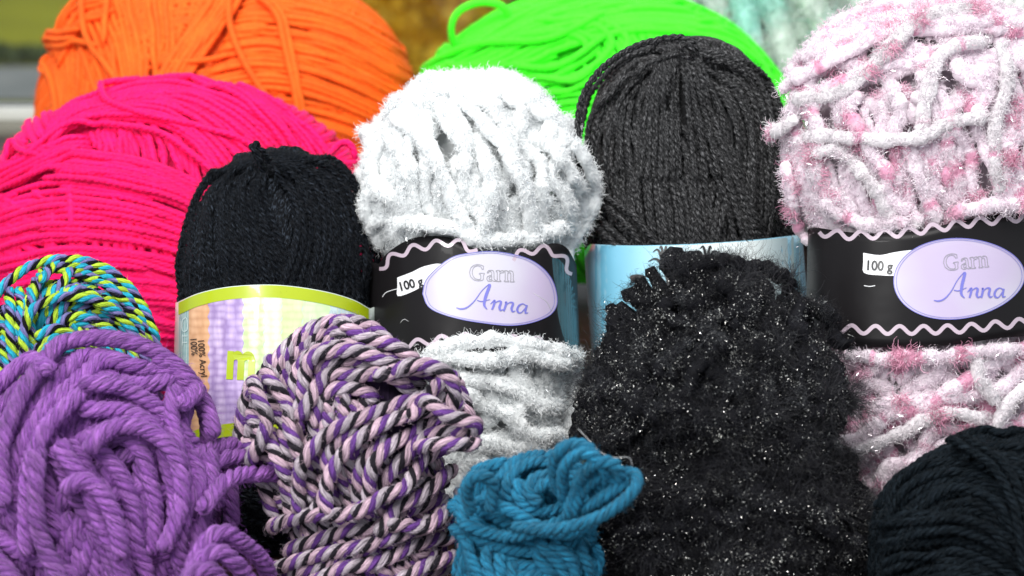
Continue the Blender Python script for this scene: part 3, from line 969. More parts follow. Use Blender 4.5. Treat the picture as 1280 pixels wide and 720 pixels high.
LB.strokes('printed_palm', [([(840, 420), (838, 380), (835, 350), (830, 332)], [7, 4])] +
    [(catmull([(830, 333), (830 + dx * .5, 333 + dy * .9 - 4), (830 + dx, 333 + dy)], 6), [5, 1]) for dx, dy in ((-14, -18), (-6, -22), (4, -22), (14, -18), (20, -8), (-20, -6), (18, 4))], BLK)
LB.strokes('printed_palm', [([(890, 420), (886, 360), (884, 330)], [7, 4])] +
    [(catmull([(884, 331), (884 + dx * .5, 331 + dy * .9 - 4), (884 + dx, 331 + dy)], 6), [5, 1]) for dx, dy in ((-20, -14), (-9, -20), (6, -20), (16, -14), (-26, 0), (22, 2))], BLK)
LB.fill('printed_parasol', catmull([(787, 347), (789, 344), (798, 343), (806, 345), (808, 350), (804, 353), (797, 351), (790, 352), (787, 347)], 4)[:-1], flat_mat('brown_grey_print', (.10, .08, .08), .4), off=.0005)
LB.fill('printed_parasol', catmull([(792, 356), (799, 354), (806, 357), (804, 372), (796, 374), (791, 366), (792, 356)], 4)[:-1], flat_mat('grey_print', (.35, .37, .40), .4), off=.0005)

# ================================================================ middle row
def fluffy(y, *a, **k): return Ball(*a, y, **k)

RICK = flat_mat('mauve_print', (.50, .40, .47), .35, coat=.3)
BLACKP = flat_mat('glossy_black_label', (.010, .009, .010), .38, spec=.12, coat=.03)
def oval_mat():
    m, nt, p = nodes('lilac_print')
    N, L = nt.nodes, nt.links
    at = N.new('ShaderNodeAttribute'); at.attribute_name = 'UVMap'
    g = N.new('ShaderNodeTexNoise'); g.inputs['Scale'].default_value = .8
    L.new(at.outputs['Vector'], g.inputs['Vector'])
    r = N.new('ShaderNodeValToRGB'); e = r.color_ramp.elements
    e[0].position = .35; e[0].color = (.50, .42, .59, 1); e[1].position = .6; e[1].color = (.56, .54, .62, 1)
    L.new(g.outputs['Fac'], r.inputs[0]); L.new(r.outputs[0], p.inputs['Base Color'])
    p.inputs['Roughness'].default_value = .3; p.inputs['Coat Weight'].default_value = .4
    return m
LILAC = oval_mat()
VIOLET = flat_mat('violet_print', (.17, .17, .55), .35)
WHITEP = flat_mat('white_print', (.82, .82, .84), .3, coat=.4)
GREYP = flat_mat('grey_outline_print', (.30, .29, .32), .4)
TEAL_PANEL = flat_mat('dark_teal_panel', (.008, .055, .075), .2, coat=.25)

GARN = [
 (495, [(74, 8), (74, 26), (68, 26), (60, 12), (44, 7), (26, 12), (16, 28), (14, 44), (18, 62), (30, 76), (46, 80), (60, 78), (60, 54), (50, 50), (50, 46), (80, 46), (80, 50), (74, 54), (74, 80), (62, 85), (44, 87), (22, 82), (6, 66), (0, 44), (6, 20), (22, 5), (44, 0), (62, 3), (70, 6)]),
 (583, [(6, 40), (12, 31), (26, 28), (38, 31), (42, 42), (42, 74), (46, 79), (52, 80), (50, 86), (40, 87), (33, 82), (24, 87), (10, 86), (3, 76), (6, 64), (18, 58), (30, 54), (30, 42), (24, 34), (16, 36), (12, 44), (6, 44)]),
 (583, [(30, 60), (18, 66), (15, 74), (20, 80), (30, 76)]),
 (636, [(0, 30), (18, 28), (18, 38), (26, 30), (38, 28), (38, 40), (28, 40), (19, 46), (19, 80), (26, 83), (26, 87), (0, 87), (0, 83), (6, 80), (6, 38), (0, 34)]),
 (678, [(0, 30), (18, 28), (18, 36), (30, 28), (44, 30), (49, 40), (49, 80), (55, 83), (55, 87), (32, 87), (32, 83), (36, 80), (36, 44), (30, 37), (19, 42), (19, 80), (25, 83), (25, 87), (0, 87), (0, 83), (6, 80), (6, 38), (0, 34)])]
ANNA = [
 ([(425, 445), (450, 451), (482, 442), (520, 408), (560, 352), (598, 315)], [4, 8, 7, 5, 4, 4]),
 ([(598, 315), (602, 322), (592, 350), (580, 385), (573, 425), (588, 449)], [5, 14, 15, 15, 12, 4]),
 ([(535, 402), (560, 408), (604, 396)], [4, 5, 3]),
 ([(606, 420), (628, 402), (624, 425), (614, 450)], [3, 11, 11, 9]),
 ([(618, 432), (634, 412), (652, 403), (662, 410), (654, 436), (660, 452), (674, 446)], [3, 4, 7, 11, 12, 8, 3]),
 ([(684, 412), (690, 410), (684, 434), (676, 456)], [9, 11, 11, 9]),
 ([(680, 438), (698, 416), (714, 408), (726, 415), (718, 440), (724, 457), (738, 452)], [3, 4, 7, 11, 12, 8, 3]),
 ([(796, 424), (778, 414), (758, 424), (748, 444), (754, 460), (770, 460), (790, 436)], [5, 5, 9, 11, 9, 5, 4]),
 ([(800, 420), (792, 445), (792, 462), (806, 460)], [9, 11, 8, 3])]

def garn_label(L_, T, oval, scale):
    """T maps the lettering's own drawing plane to photo pixels"""
    L_.fill('label_oval', oval, LILAC, off=.00030)
    c = oval.mean(0)
    L_.strokes('label_oval_line', [(c + (oval - c) * .955, .55)], VIOLET, off=.0005, closed=True)
    L_.strokes('label_oval_line', [(c + (oval - c) * .995, .8)], VIOLET, off=.0005, closed=True)
    for x0, pts in GARN:
        P = np.array(pts, float); P[:, 0] += x0; P[:, 1] += 212
        P = np.vstack([P, P[:1]])
        t = np.linspace(0, 1, 60); s_ = np.concatenate([[0], np.cumsum(np.linalg.norm(np.diff(P, axis=0), axis=1))]); s_ /= s_[-1]
        Q = np.stack([np.interp(t, s_, P[:, i]) for i in (0, 1)], 1)
        L_.strokes('lettering', [(T(Q), .75 * scale)], GREYP, off=.0005)
    for pts, w in ANNA:
        q = catmull(pts, 8)
        L_.strokes('lettering', [(T(q), np.array(w) * 1.1 / 4.237 * scale)], VIOLET, off=.0005)

def rick(L_, name, base, amp, wl, width, phase=0.0):
    q = catmull(base, 20)
    s_ = np.concatenate([[0], np.cumsum(np.linalg.norm(np.diff(q, axis=0), axis=1))])
    t = np.linspace(0, s_[-1], int(s_[-1] / 2) + 4)
    q = np.stack([np.interp(t, s_, q[:, i]) for i in (0, 1)], 1)
    tt = nrm(np.gradient(q, axis=0)); nn = np.stack([-tt[:, 1], tt[:, 0]], 1)
    L_.strokes(name, [(q + nn * (amp * np.sin(t / wl * 2 * np.pi + phase))[:, None], width)], RICK, off=.0003)

def glitter(b, n, size, col, spread, name='glitter', metal=.9, zone=None, mat=None, clump=7, asp=.5):
    P = np.concatenate([a[0] for a in b.samples]); U = np.concatenate([a[2] for a in b.samples]); R = np.concatenate([np.broadcast_to(a[4], len(a[0])) for a in b.samples])
    Pw = P + b.base
    ok = np.einsum('ij,ij->i', U, nrm(CAM - Pw)) > -.1
    if zone is not None: ok &= zone(Pw)
    ids = np.flatnonzero(ok)
    cl = rng.choice(ids, n // clump + 1)
    i = np.repeat(cl, clump)[:n]
    i = np.clip(i + rng.integers(-clump // 2 - 1, clump // 2 + 2, n), 0, len(P) - 1)
    c = P[i] + U[i] * (R[i] * .95 + spread * rng.uniform(0, .8, n))[:, None] + rng.normal(size=(n, 3)) * spread
    a = nrm(rng.normal(size=(n, 3)) + U[i]); a = nrm(a)
    e = nrm(np.cross(a, rng.normal(size=(n, 3)))); f = np.cross(a, e)
    s_ = size * rng.uniform(.5, 1.2, (n, 1))
    V = np.stack([c - e * s_, c - f * s_ * asp, c + e * s_, c + f * s_ * asp], 1).reshape(-1, 3)
    o = mesh_obj(name, V, np.arange(n * 4).reshape(-1, 4), mat or flat_mat(name + '_foil', col, .25, metal=metal), b.root, smooth=False)
    o['kind'] = 'stuff'

# ---- white fluffy ball, black label "Garn Anna"
D = .655; k = K(D)
whm = yarn_mat('white_chenille', 400, 9, .08, sheen=.4, bump=.8, rough=.85)
y = Yarn(9.5 * k, cols=[(.80, .82, .82)], sides=8, flat=.8, lump=.12, lumplen=6, rough=.09, mat=whm, colvar=.03, ds=3 * k)
b = Ball('fluffy all white ball with silver threads and a black label with a lilac oval', 592, 385, D, 152, 291, y, depth=.85, lean=6, roll=-2, p=2.6, relief=.75,
         prof=[(-1, .75), (-.6, .75), (-.3, .78), (-.18, .76), (-.10, .70), (.24, .70), (.33, .86), (.42, 1.0), (.6, 1.05), (.8, 1.03), (1, .98)], lumpy=.002)
b.underlay()
for i in range(2):
    b.band(nrm([rng.normal(), rng.normal(), .25]), -.85, .85, 15, wob=.06, hi=False)
b.settle()
B_ = b.bundle
B_([(456, 215), (496, 146), (560, 116), (640, 120), (696, 165)], [(460, 265), (500, 180), (570, 150), (640, 150), (690, 190)], 5, hi=True, jit=.4)
B_([(470, 150), (470, 230), (480, 310)], [(600, 120), (640, 210), (660, 312)], 14, hi=True, jit=.7)
B_([(600, 110), (660, 200), (690, 300)], [(700, 150), (735, 220), (738, 330)], 7, hi=True, jit=.7)
B_([(528, 436), (515, 520), (545, 650)], [(722, 436), (732, 520), (716, 650)], 15, hi=True, jit=.7)
B_([(520, 500), (600, 480), (700, 520)], [(540, 600), (620, 590), (710, 600)], 8, hi=True, jit=.9)
b.draw([(500, 150), (540, 190), (570, 260), (590, 300)], lift=.002)
b.draw([(560, 120), (610, 170), (650, 240), (660, 300)], lift=.002)
b.draw([(600, 305), (612, 250), (600, 190)], lift=.002)
b.draw([(500, 284), (560, 288), (600, 306), (640, 302), (700, 285)], lift=.004)
b.draw([(540, 442), (580, 430), (620, 426), (670, 434), (710, 448)], lift=.003)
b.draw([(520, 458), (560, 444), (600, 450), (650, 444), (700, 456)], lift=.003)
b.draw([(700, 180), (725, 220), (738, 270), (730, 340)], lift=.003)
b.finish()
notlabel = lambda Pw: ~(((360 - (((Pw - CAM) @ UP) / ((Pw - CAM) @ FW)) * FPX) < -1e9))
def ypx(Pw): return 360 - ((Pw - CAM) @ UP) / ((Pw - CAM) @ FW) * FPX
zoneW = lambda Pw: (ypx(Pw) - 0 < 316) | ((-ypx(Pw)) + 0 < -418)
zoneW = lambda Pw: (ypx(Pw) < 318) | (ypx(Pw) > 416)
b.fuzz(120000, .0036, .00009, zone=zoneW, out=.12, curl=.6, k=5, col=(.85, .865, .87), clump=12, along=1.5)
b.fuzz(1800, .0065, .00009, zone=zoneW, out=.7, curl=1.1, k=6, mat=LAME, name='silver_thread', col=(.50, .53, .55), clump=24)
glitter(b, 5000, .0008, (.85, .87, .89), .0009, 'silver_glint', zone=zoneW, metal=.95, clump=14, asp=.22)
lint = Yarn(.00011, cols=[(.75, .75, .76)], sides=4, mat=whm, ds=.0008)
b.free([(722, 535, .512), (738, 552, .510), (752, 566, .506), (768, 572, .504), (786, 572, .506), (790, 584, .508), (782, 590, .510)], lint, 'stray_fibre')
b.free([(666, 366, .606), (674, 371, .605), (683, 377, .605), (690, 390, .607)], lint, 'stray_fibre')
b.free([(500, 404, .613), (505, 399, .612), (511, 402, .612)], lint, 'stray_fibre')
L_ = Label(b, b.a * .855, [(474, 330), (485, 316), (510, 300), (536, 295), (565, 298), (590, 312), (610, 319), (640, 318), (665, 312), (690, 304), (708, 310), (722, 335)],
           [(478, 432), (510, 440), (560, 448), (610, 450), (660, 448), (700, 446), (722, 438)], BLACKP, B=b.b * .90)
oval = catmull([(527.8, 367), (532, 350), (548, 333), (566, 321), (585, 316.5), (614, 314), (642, 318), (664, 325), (682, 338), (693, 355), (697, 377), (691, 391), (678, 399), (658, 405), (635, 407), (605, 404), (575, 399), (548, 391), (534, 382), (527.8, 367)], 4)[:-1]
def T1(Q): return np.stack([470 + Q[:, 0] / 4.237, 280 + (Q[:, 1] + (Q[:, 0] - 495) * .03) / 4.237], 1)
L_.fill('label_panel', catmull([(690, 322), (700, 325), (712, 345), (722, 385), (724, 435), (716, 446), (704, 420), (697, 390), (697, 370), (692, 345), (690, 322)], 5)[:-1], TEAL_PANEL, off=.0002)  # dark teal panel at the right end of the band
L_.fill('label_flag', catmull([(496.5, 347), (515, 340), (530, 333), (552, 330), (552, 345), (540, 352), (528, 358), (512, 366), (497, 370), (496.7, 358)], 3), WHITEP, off=.00022)
garn_label(L_, T1, oval, 1.0)
L_.text('100 g', BLK, (499, 364), 15.5, rot=-15, sx=.92, bold=.025, off=.0005)
L_.strokes('label_line', [(catmull([(497, 361), (489, 363), (482, 366), (478, 371)], 6), .8)], WHITEP)
rick(L_, 'label_rickrack', [(474, 336), (490, 322), (512, 312), (540, 306), (570, 303), (596, 314)], 4.5, 29, 4.6)
rick(L_, 'label_rickrack', [(640, 322), (660, 314), (684, 312), (702, 322), (716, 342)], 4.5, 29, 4.6, 2)
rick(L_, 'label_rickrack', [(500, 432), (540, 426), (570, 422), (600, 422), (640, 424), (680, 428), (716, 442)], 4.5, 30, 4.6)

# ---- black mohair-like ball with the lime rimmed label
D = .645; k = K(D)
blm = yarn_mat('black_soft_wool', 700, 8, .5, sheen=.0, spec=.05, bump=.9, fleck=(.036, .045, .06))  # bluish highlight streaks of the strands are put into the fleck colour
y = Yarn(3.8 * k, plies=2, pitch=4.4, cols=[(.0035, .004, .005), (.006, .0065, .008)], sides=4, ds=2.2 * k, mat=blm, colvar=.15)
ylo = Yarn(4.4 * k, cols=[(.006, .0065, .008)], sides=5, mat=blm)
b = Ball('black ball of yarn with a lime green rimmed pastel label, before the hot pink ball', 346, 440, D, 124, 253, y, relief=.9, depth=.9, lean=8, p=2.6, prof=[(-1, 1), (-.48, 1), (-.4, .92), (.29, .92), (.39, .98), (1, 1)])
b.underlay()
for i in range(1):
    b.band(nrm([rng.normal(), rng.normal(), .12]), -.9, .9, 40, hi=False, y=ylo)
b.settle()
B_ = b.bundle
B_([(330, 200), (250, 230), (225, 300), (224, 390)], [(335, 200), (330, 240), (350, 300), (380, 390)], 24, hi=True)
B_([(340, 196), (430, 210), (466, 280), (470, 390)], [(330, 200), (360, 240), (370, 300), (340, 390)], 24, hi=True, lift=.0006)
B_([(250, 560), (300, 600), (350, 640)], [(240, 680), (300, 690), (350, 700)], 16, hi=True)
b.finish()
b.free([(330, 214, .615), (324, 200, .608), (318, 189, .606), (316, 182, .607), (321, 181, .610), (328, 190, .612), (338, 202, .62)], Yarn(5 * k, plies=2, pitch=4.4, cols=y.cols, sides=5, ds=2 * k, mat=blm))
b.fuzz(60000, .0028, .000035, col=(.011, .013, .018), mat=DARKFUZZ, out=.4, along=1.2, zone=lambda Pw: (ypx(Pw) < 372) | (ypx(Pw) > 550))
PAP = flat_mat('pastel_label_paper', (.55, .62, .58), .3, coat=.3)
topL = [(222, 378), (250, 366), (290, 358), (345, 356), (400, 363), (440, 374), (462, 386)]
botL = [(222, 565), (250, 553), (290, 546), (345, 544), (400, 550), (440, 560), (462, 570)]
L2 = Label(b, b.a * 1.012, topL, botL, PAP, B=b.b * 1.012)
tq = np.array(topL, float); bq = np.array(botL, float)
def ty(x): return np.interp(x, tq[:, 0], tq[:, 1])
def by(x): return np.interp(x, bq[:, 0], bq[:, 1])
sm = catmull(topL, 12); smb = catmull(botL, 12)
def ty(x): return np.interp(x, sm[:, 0], sm[:, 1])
def by(x): return np.interp(x, smb[:, 0], smb[:, 1])
def knit(name, c0, c1, freq=7.0):
    """printed photograph of knitting: rows of small V stitches"""
    m, nt, p = nodes(name)
    N, Lk = nt.nodes, nt.links
    at = N.new('ShaderNodeAttribute'); at.attribute_name = 'UVMap'
    mp = N.new('ShaderNodeMapping'); mp.inputs['Scale'].default_value = (freq, freq * 1.6, 1); mp.inputs['Rotation'].default_value = (0, 0, 0)
    Lk.new(at.outputs['Vector'], mp.inputs[0])
    v = N.new('ShaderNodeTexVoronoi'); v.inputs['Scale'].default_value = 1.0; v.inputs['Randomness'].default_value = .35
    Lk.new(mp.outputs[0], v.inputs['Vector'])
    n = N.new('ShaderNodeTexNoise'); n.inputs['Scale'].default_value = 2.2; n.inputs['Detail'].default_value = 3
    st = N.new('ShaderNodeMapping'); st.inputs['Scale'].default_value = (4, .8, 1); Lk.new(at.outputs['Vector'], st.inputs[0]); Lk.new(st.outputs[0], n.inputs['Vector'])
    a = N.new('ShaderNodeMath'); a.operation = 'MULTIPLY_ADD'; Lk.new(v.outputs['Distance'], a.inputs[0]); a.inputs[1].default_value = .7; Lk.new(n.outputs['Fac'], a.inputs[2])
    r = N.new('ShaderNodeValToRGB'); e = r.color_ramp.elements
    e[0].position = .45; e[0].color = (*c0, 1); e[1].position = 1.0; e[1].color = (*c1, 1)
    Lk.new(a.outputs[0], r.inputs[0]); Lk.new(r.outputs[0], p.inputs['Base Color'])
    p.inputs['Roughness'].default_value = .3; p.inputs['Coat Weight'].default_value = .35
    return m
def column(xl, xr, c0, c1, name, off, teeth=True, freq=7.0):
    yy = np.linspace(0, 1, 60)
    amp = 3.4 if teeth else 0
    l = np.stack([xl + amp * (np.abs((yy * 22) % 2 - 1) - .5), ty(xl) + 9 + (by(xl) - ty(xl) - 12) * yy], 1)
    r = np.stack([xr + amp * (np.abs((yy * 22 + .6) % 2 - 1) - .5), ty(xr) + 9 + (by(xr) - ty(xr) - 12) * yy], 1)
    L2.quad('label_stripe', l, r, knit(name, c0, c1, freq), off=off, n=8)
column(224, 238, (.33, .48, .48), (.22, .36, .38), 'teal_grey_knit_print', .00020, False)
column(236, 264, (.80, .48, .28), (.55, .28, .14), 'orange_knit_print', .00024, False)
column(261, 287, (.66, .52, .76), (.30, .20, .42), 'lilac_knit_print', .00028)
column(282, 305, (.62, .48, .76), (.30, .20, .44), 'violet_knit_print', .00032)
column(304, 330, (.80, .93, .62), (.38, .60, .20), 'pale_green_knit_print', .00036)
column(330, 352, (.82, .93, .68), (.58, .78, .40), 'pale_lime_knit_print', .00032)
column(352, 378, (.70, .86, .48), (.52, .72, .30), 'soft_green_knit_print', .00028)
column(378, 412, (.78, .90, .62), (.55, .74, .40), 'light_green_knit_print', .00024)
column(412, 440, (.62, .76, .74), (.45, .60, .62), 'pale_blue_knit_print', .00020, False)
LIMEP = flat_mat('lime_print', (.38, .47, .006), .3, coat=.3)
xs = np.linspace(223, 461, 40)
L2.quad('label_rim', np.stack([xs, ty(xs) + .8], 1), np.stack([xs, ty(xs) + 16], 1), LIMEP, off=.00042, n=5)
L2.quad('label_rim', np.stack([xs, by(xs) - 17], 1), np.stack([xs, by(xs) - .8], 1), LIMEP, off=.00042, n=5)
L2.text('m', LIMEP, (282, 471), 66, rot=3, sx=.72, bold=.045, off=.0006)
BRN = flat_mat('brown_black_print', (.035, .02, .015), .4)
L2.text('100% Acryl', BRN, (247, 424), 11.5, rot=85, bold=.01, off=.0006, sx=.9)
L2.text('100%', BRN, (237.5, 422), 11.5, rot=85, bold=.01, off=.0006, sx=.9)
L2.strokes('printed_care_symbol', [(catmull([(228, 400), (232, 397), (234, 402), (234, 412), (229, 414), (227, 408), (228, 400)], 5), .9), ([(228, 420), (234, 420)], .9), ([(228, 428), (234, 428)], .9), ([(228, 418), (228, 432)], .9)], flat_mat('pale_print', (.6, .7, .7), .4), off=.0005)

# ---- pink and white fluffy ball
D = .615; k = K(D)
pwm = yarn_mat('pink_white_chenille', 500, 6, .08, sheen=.4, bump=.8, rough=.85)
y = Yarn(9.0 * k, cols=[(.77, .67, .73)], sides=8, flat=.8, lump=.12, lumplen=4, rough=.09, mat=pwm, colvar=.05, ds=3 * k, spot=((.66, .31, .44), .75))
yw = Yarn(8.5 * k, cols=[(.71, .665, .69)], sides=10, flat=.75, lump=.12, lumplen=4, rough=.08, mat=pwm, colvar=.03, ds=3 * k, spot=((.60, .30, .42), 1.3))
b = Ball('fluffy white and pink ball with satin tufts and a black label with a lilac oval', 1158, 318, D, 176, 318, y, depth=.62, lean=4, roll=2, p=2.9, relief=.75,
         prof=[(-1, .80), (-.6, .86), (-.44, .82), (-.36, .73), (.04, .73), (.13, .84), (.28, 1.0), (.5, 1.05), (.8, 1.05), (1, 1)], lumpy=.002)
b.underlay()
for i in range(2):
    b.band(nrm([rng.normal(), rng.normal(), .35]), -.85, .85, 16, wob=.06, hi=False)
b.settle()
B_ = b.bundle
B_([(990, 90), (1080, 30), (1180, 10), (1290, 30)], [(985, 150), (1080, 100), (1180, 80), (1290, 90)], 7, hi=True, jit=.5)
B_([(1010, 120), (1020, 200), (1050, 280)], [(1160, 110), (1190, 190), (1230, 280)], 12, hi=True, jit=.8)
B_([(1150, 90), (1190, 160), (1230, 270)], [(1300, 80), (1310, 170), (1310, 260)], 10, hi=True, jit=.8)
B_([(1050, 450), (1060, 520), (1100, 620)], [(1290, 430), (1290, 500), (1280, 600)], 10, hi=True, jit=.8)
B_([(1050, 560), (1150, 500), (1290, 440)], [(1090, 610), (1190, 560), (1300, 530)], 6, hi=True, jit=.8)
for p_ in ([(1000, 130), (1060, 120), (1110, 70), (1160, 30), (1220, 25)], [(1010, 175), (1060, 175), (1110, 180), (1150, 178), (1180, 160), (1230, 150)],
           [(1150, 175), (1160, 110), (1180, 70), (1230, 60)], [(1240, 60), (1250, 110), (1235, 170), (1240, 250)], [(1020, 200), (1050, 190), (1090, 230), (1120, 280)],
           [(1290, 370), (1240, 400), (1215, 430), (1215, 470), (1240, 500)], [(1060, 560), (1120, 540), (1170, 510), (1230, 520)], [(1230, 560), (1250, 500), (1290, 470)],
           [(975, 150), (960, 160), (985, 170), (1010, 150)], [(1080, 290), (1110, 296), (1150, 280)]):
    b.draw(p_, lift=.0016, y=yw)
for p_ in ([(1035, 250), (1060, 272), (1100, 285), (1140, 278)], [(1180, 272), (1220, 262), (1290, 258)], [(990, 200), (1000, 240), (1015, 290), (1000, 310)], [(1060, 440), (1120, 446), (1190, 440), (1290, 430)],
           [(1270, 380), (1290, 400), (1300, 430)]):
    b.draw(p_, lift=.003)
b.finish()
zoneP = lambda Pw: (ypx(Pw) < 286) | (ypx(Pw) > 428)
b.fuzz(120000, .0036, .00009, zone=zoneP, out=.12, curl=.6, k=5, clump=9, colmul=1.05, along=1.5)
b.fuzz(9000, .0048, .00012, zone=zoneP, out=.45, curl=.35, k=5, mat=SATIN, name='satin_tuft', col=(.72, .34, .47), clump=90, along=.5)
b.fuzz(4200, .0045, .00013, zone=zoneP, out=.8, curl=.7, k=5, mat=LAME, name='satin_thread', col=(.98, .88, .93), clump=40, along=.3)
glitter(b, 7000, .0010, (.98, .90, .94), .0009, 'satin_glint', zone=zoneP, metal=.6, clump=16, asp=.22)
L3 = Label(b, b.a * .835, [(1018, 284), (1060, 290), (1100, 292), (1150, 288), (1200, 276), (1250, 268), (1300, 264)],
           [(1018, 425), (1050, 431), (1100, 434), (1150, 434), (1200, 430), (1240, 424), (1300, 418)], BLACKP, B=b.b * .98)
th = np.linspace(0, 2 * np.pi, 72, endpoint=False)
ct, st_ = math.cos(math.radians(-4)), math.sin(math.radians(-4))
ox, oy = 82.5 * np.cos(th), 50.5 * np.sin(th) * (1 - .10 * np.cos(th))
oval3 = np.stack([1199 + ox * ct - oy * st_, 348 + ox * st_ + oy * ct], 1)
def T3(Q):
    x = (Q[:, 0] - 600) / 4.237; yv = (Q[:, 1] - 360) / 4.237
    a = math.radians(-5.5)
    x, yv = x * 1.0, yv * 1.02
    return np.stack([1206.5 + x * math.cos(a) - yv * math.sin(a), 351 + x * math.sin(a) + yv * math.cos(a)], 1)
L3.fill('label_flag', catmull([(1079, 316), (1100, 319), (1120, 315), (1146, 314), (1146, 335), (1125, 344), (1100, 344), (1080, 341), (1079, 328)], 3), WHITEP, off=.00022)
garn_label(L3, T3, oval3, 1.0)
L3.text('100 g', BLK, (1081, 337), 17, rot=3, sx=.92, bold=.025, off=.0005)
L3.strokes('label_line', [(catmull([(1080, 357), (1087, 358), (1094, 357)], 6), .9)], WHITEP)
rick(L3, 'label_rickrack', [(1024, 290), (1060, 294), (1110, 292), (1160, 286), (1200, 280), (1250, 274), (1290, 270)], 5.0, 30, 5)
rick(L3, 'label_rickrack', [(1042, 411), (1080, 412), (1120, 412.5), (1170, 412), (1210, 410), (1250, 406), (1290, 402)], 5.0, 30, 5)
L3.fill('label_panel', np.array([(1022, 292), (1036, 296), (1066, 296), (1066, 318), (1066, 326), (1040, 326), (1024, 324), (1021, 305)], float), flat_mat('smoky_panel', (.035, .035, .038), .25, coat=.5), off=.00015)  # slightly paler smoky panel at the left end of the band

# ================================================================ front row
# ---- small multicolour ball at left
D = .60; k = K(D)
mcm = yarn_mat('multicolour_acrylic', 350, 12, .4, sheen=.0, spec=.15, bump=1, bdist=.0016)
y = Yarn(6.6 * k, plies=4, pitch=5.2, cols=[(.025, .42, .60), (.48, .70, .05), (.005, .005, .009), (.22, .20, .46)], wts=(1.12, 1.1, .8, .95), sides=5, ds=2.7 * k, mat=mcm, colvar=.08)
b = Ball('small turquoise, lime, black and lavender twisted ball at the left edge', 82, 512, D, 98, 166, y, depth=.8, p=2.3)
b.underlay()
for i in range(2):
    b.band(nrm(rng.normal(size=3)), -.8, .8, 12, hi=False)
b.settle()
B_ = b.bundle
B_([(-20, 370), (-10, 430), (0, 500), (20, 540)], [(60, 335), (40, 400), (45, 460), (60, 520)], 9, hi=True)
B_([(50, 350), (100, 325), (160, 360), (185, 420), (190, 470)], [(55, 440), (80, 400), (110, 400), (140, 420), (150, 470)], 9, hi=True)
B_([(45, 425), (70, 415), (105, 425), (140, 460)], [(40, 480), (60, 460), (90, 460), (120, 490)], 5, hi=True, lift=.001)
B_([(30, 500), (90, 480), (150, 490)], [(30, 560), (90, 540), (150, 550)], 5, hi=True)
b.draw([(40, 460), (38, 420), (50, 390), (85, 378), (125, 388), (155, 420), (175, 470)], lift=.002)
b.draw([(-10, 400), (20, 360), (60, 336), (100, 332), (140, 345), (170, 385), (186, 440)], lift=.002)
b.draw([(70, 440), (85, 430), (105, 440), (110, 460), (90, 470)], lift=.002)
b.finish()
b.fuzz(20000, .002, .00003, along=1.5)

# ---- dark navy skein bottom right
D = .545; k = K(D)
nvm = yarn_mat('navy_black_wool', 450, 10, .5, sheen=.0, spec=.06, bump=.9, fleck=(.016, .024, .032))
y = Yarn(6.0 * k, plies=3, pitch=5, cols=[(.0035, .0055, .0075), (.005, .0075, .0105)], sides=5, mat=nvm, colvar=.15)
b = Ball('dark navy skein of yarn in the bottom right corner', 1238, 704, D, 143, 163, y, depth=.8, p=2.2, lumpy=.002)
b.underlay()
for i in range(2):
    b.band(nrm(rng.normal(size=3)), -.8, .8, 18, hi=False)
b.settle()
B_ = b.bundle
B_([(1100, 640), (1130, 585), (1190, 555), (1250, 570), (1290, 620)], [(1110, 740), (1150, 680), (1200, 650), (1240, 670), (1260, 730)], 14, hi=True)
B_([(1180, 552), (1230, 545), (1300, 550)], [(1230, 580), (1260, 600), (1300, 640)], 7, hi=True, lift=.001)
B_([(1110, 660), (1160, 650), (1230, 660), (1290, 700)], [(1110, 740), (1160, 720), (1220, 720), (1290, 760)], 8, hi=True, lift=.001)
b.draw([(1190, 560), (1240, 590), (1265, 640), (1275, 720)], lift=.003)
b.draw([(1200, 556), (1250, 585), (1278, 640), (1285, 720)], lift=.003)
b.draw([(1100, 660), (1150, 655), (1200, 650), (1240, 665), (1262, 700)], lift=.002)
b.finish()
b.fuzz(40000, .0028, .000035, col=(.009, .014, .019), along=1.6, mat=DARKFUZZ)

# ---- black fluffy ball with glitter
D = .575; k = K(D)
bfm = yarn_mat('black_eyelash_wool', 700, 6, .5, sheen=.0, spec=.08, bump=1.0, rough=.7)
y = Yarn(8.5 * k, cols=[(.005, .005, .0065)], sides=8, lump=.3, lumplen=4, rough=.25, mat=bfm, colvar=.3, ds=4 * k)
b = Ball('shaggy black ball of yarn full of tiny glitter in the lower centre', 897, 592, D, 174, 264, y, depth=.72, lean=6, roll=-5, p=2.15, name='yarn_ball',
         prof=[(-1, 1.06), (-.35, 1.06), (-.1, 1.0), (.08, .84), (.26, .99), (.45, 1.0), (.75, .92), (1, .9)], lumpy=.0035)
b.underlay()
for i in range(2):
    b.band(nrm([rng.normal(), rng.normal(), .5]), -.85, .85, 15, wob=.08, hi=False)
b.settle()
B_ = b.bundle
B_([(770, 370), (780, 450), (760, 540)], [(1020, 350), (1010, 440), (1020, 540)], 14, hi=True, jit=.8)
B_([(760, 580), (850, 540), (960, 550), (1050, 560)], [(740, 720), (850, 700), (980, 700), (1090, 700)], 10, hi=True, jit=.8)
b.draw([(860, 352), (900, 340), (950, 345), (985, 365)], lift=.001)
b.draw([(990, 400), (1030, 410), (1060, 425), (1040, 440)], lift=.003)
b.finish()
b.fuzz(80000, .0055, .00006, out=.42, curl=.5, k=5, col=(.006, .006, .008), clump=40, along=.9, mat=fuzz_mat('black_eyelash_fibre', .38, .25))
b.fuzz(9000, .0150, .00006, out=1.0, curl=.35, k=6, col=(.012, .012, .016), clump=60, name='eyelash_tuft', mat=fuzz_mat('black_tuft_fibre', .4, .4))
b.fuzz(30000, .0042, .00005, out=.6, curl=.7, k=5, col=(.034, .036, .042), clump=60, mat=fuzz_mat('black_eyelash_shine', .3, .6))  # paler clumps: grey highlights put into the hair colour
glitter(b, 26000, .00026, (.82, .82, .78), .0014, 'glitter', metal=.6, clump=70, asp=.4)
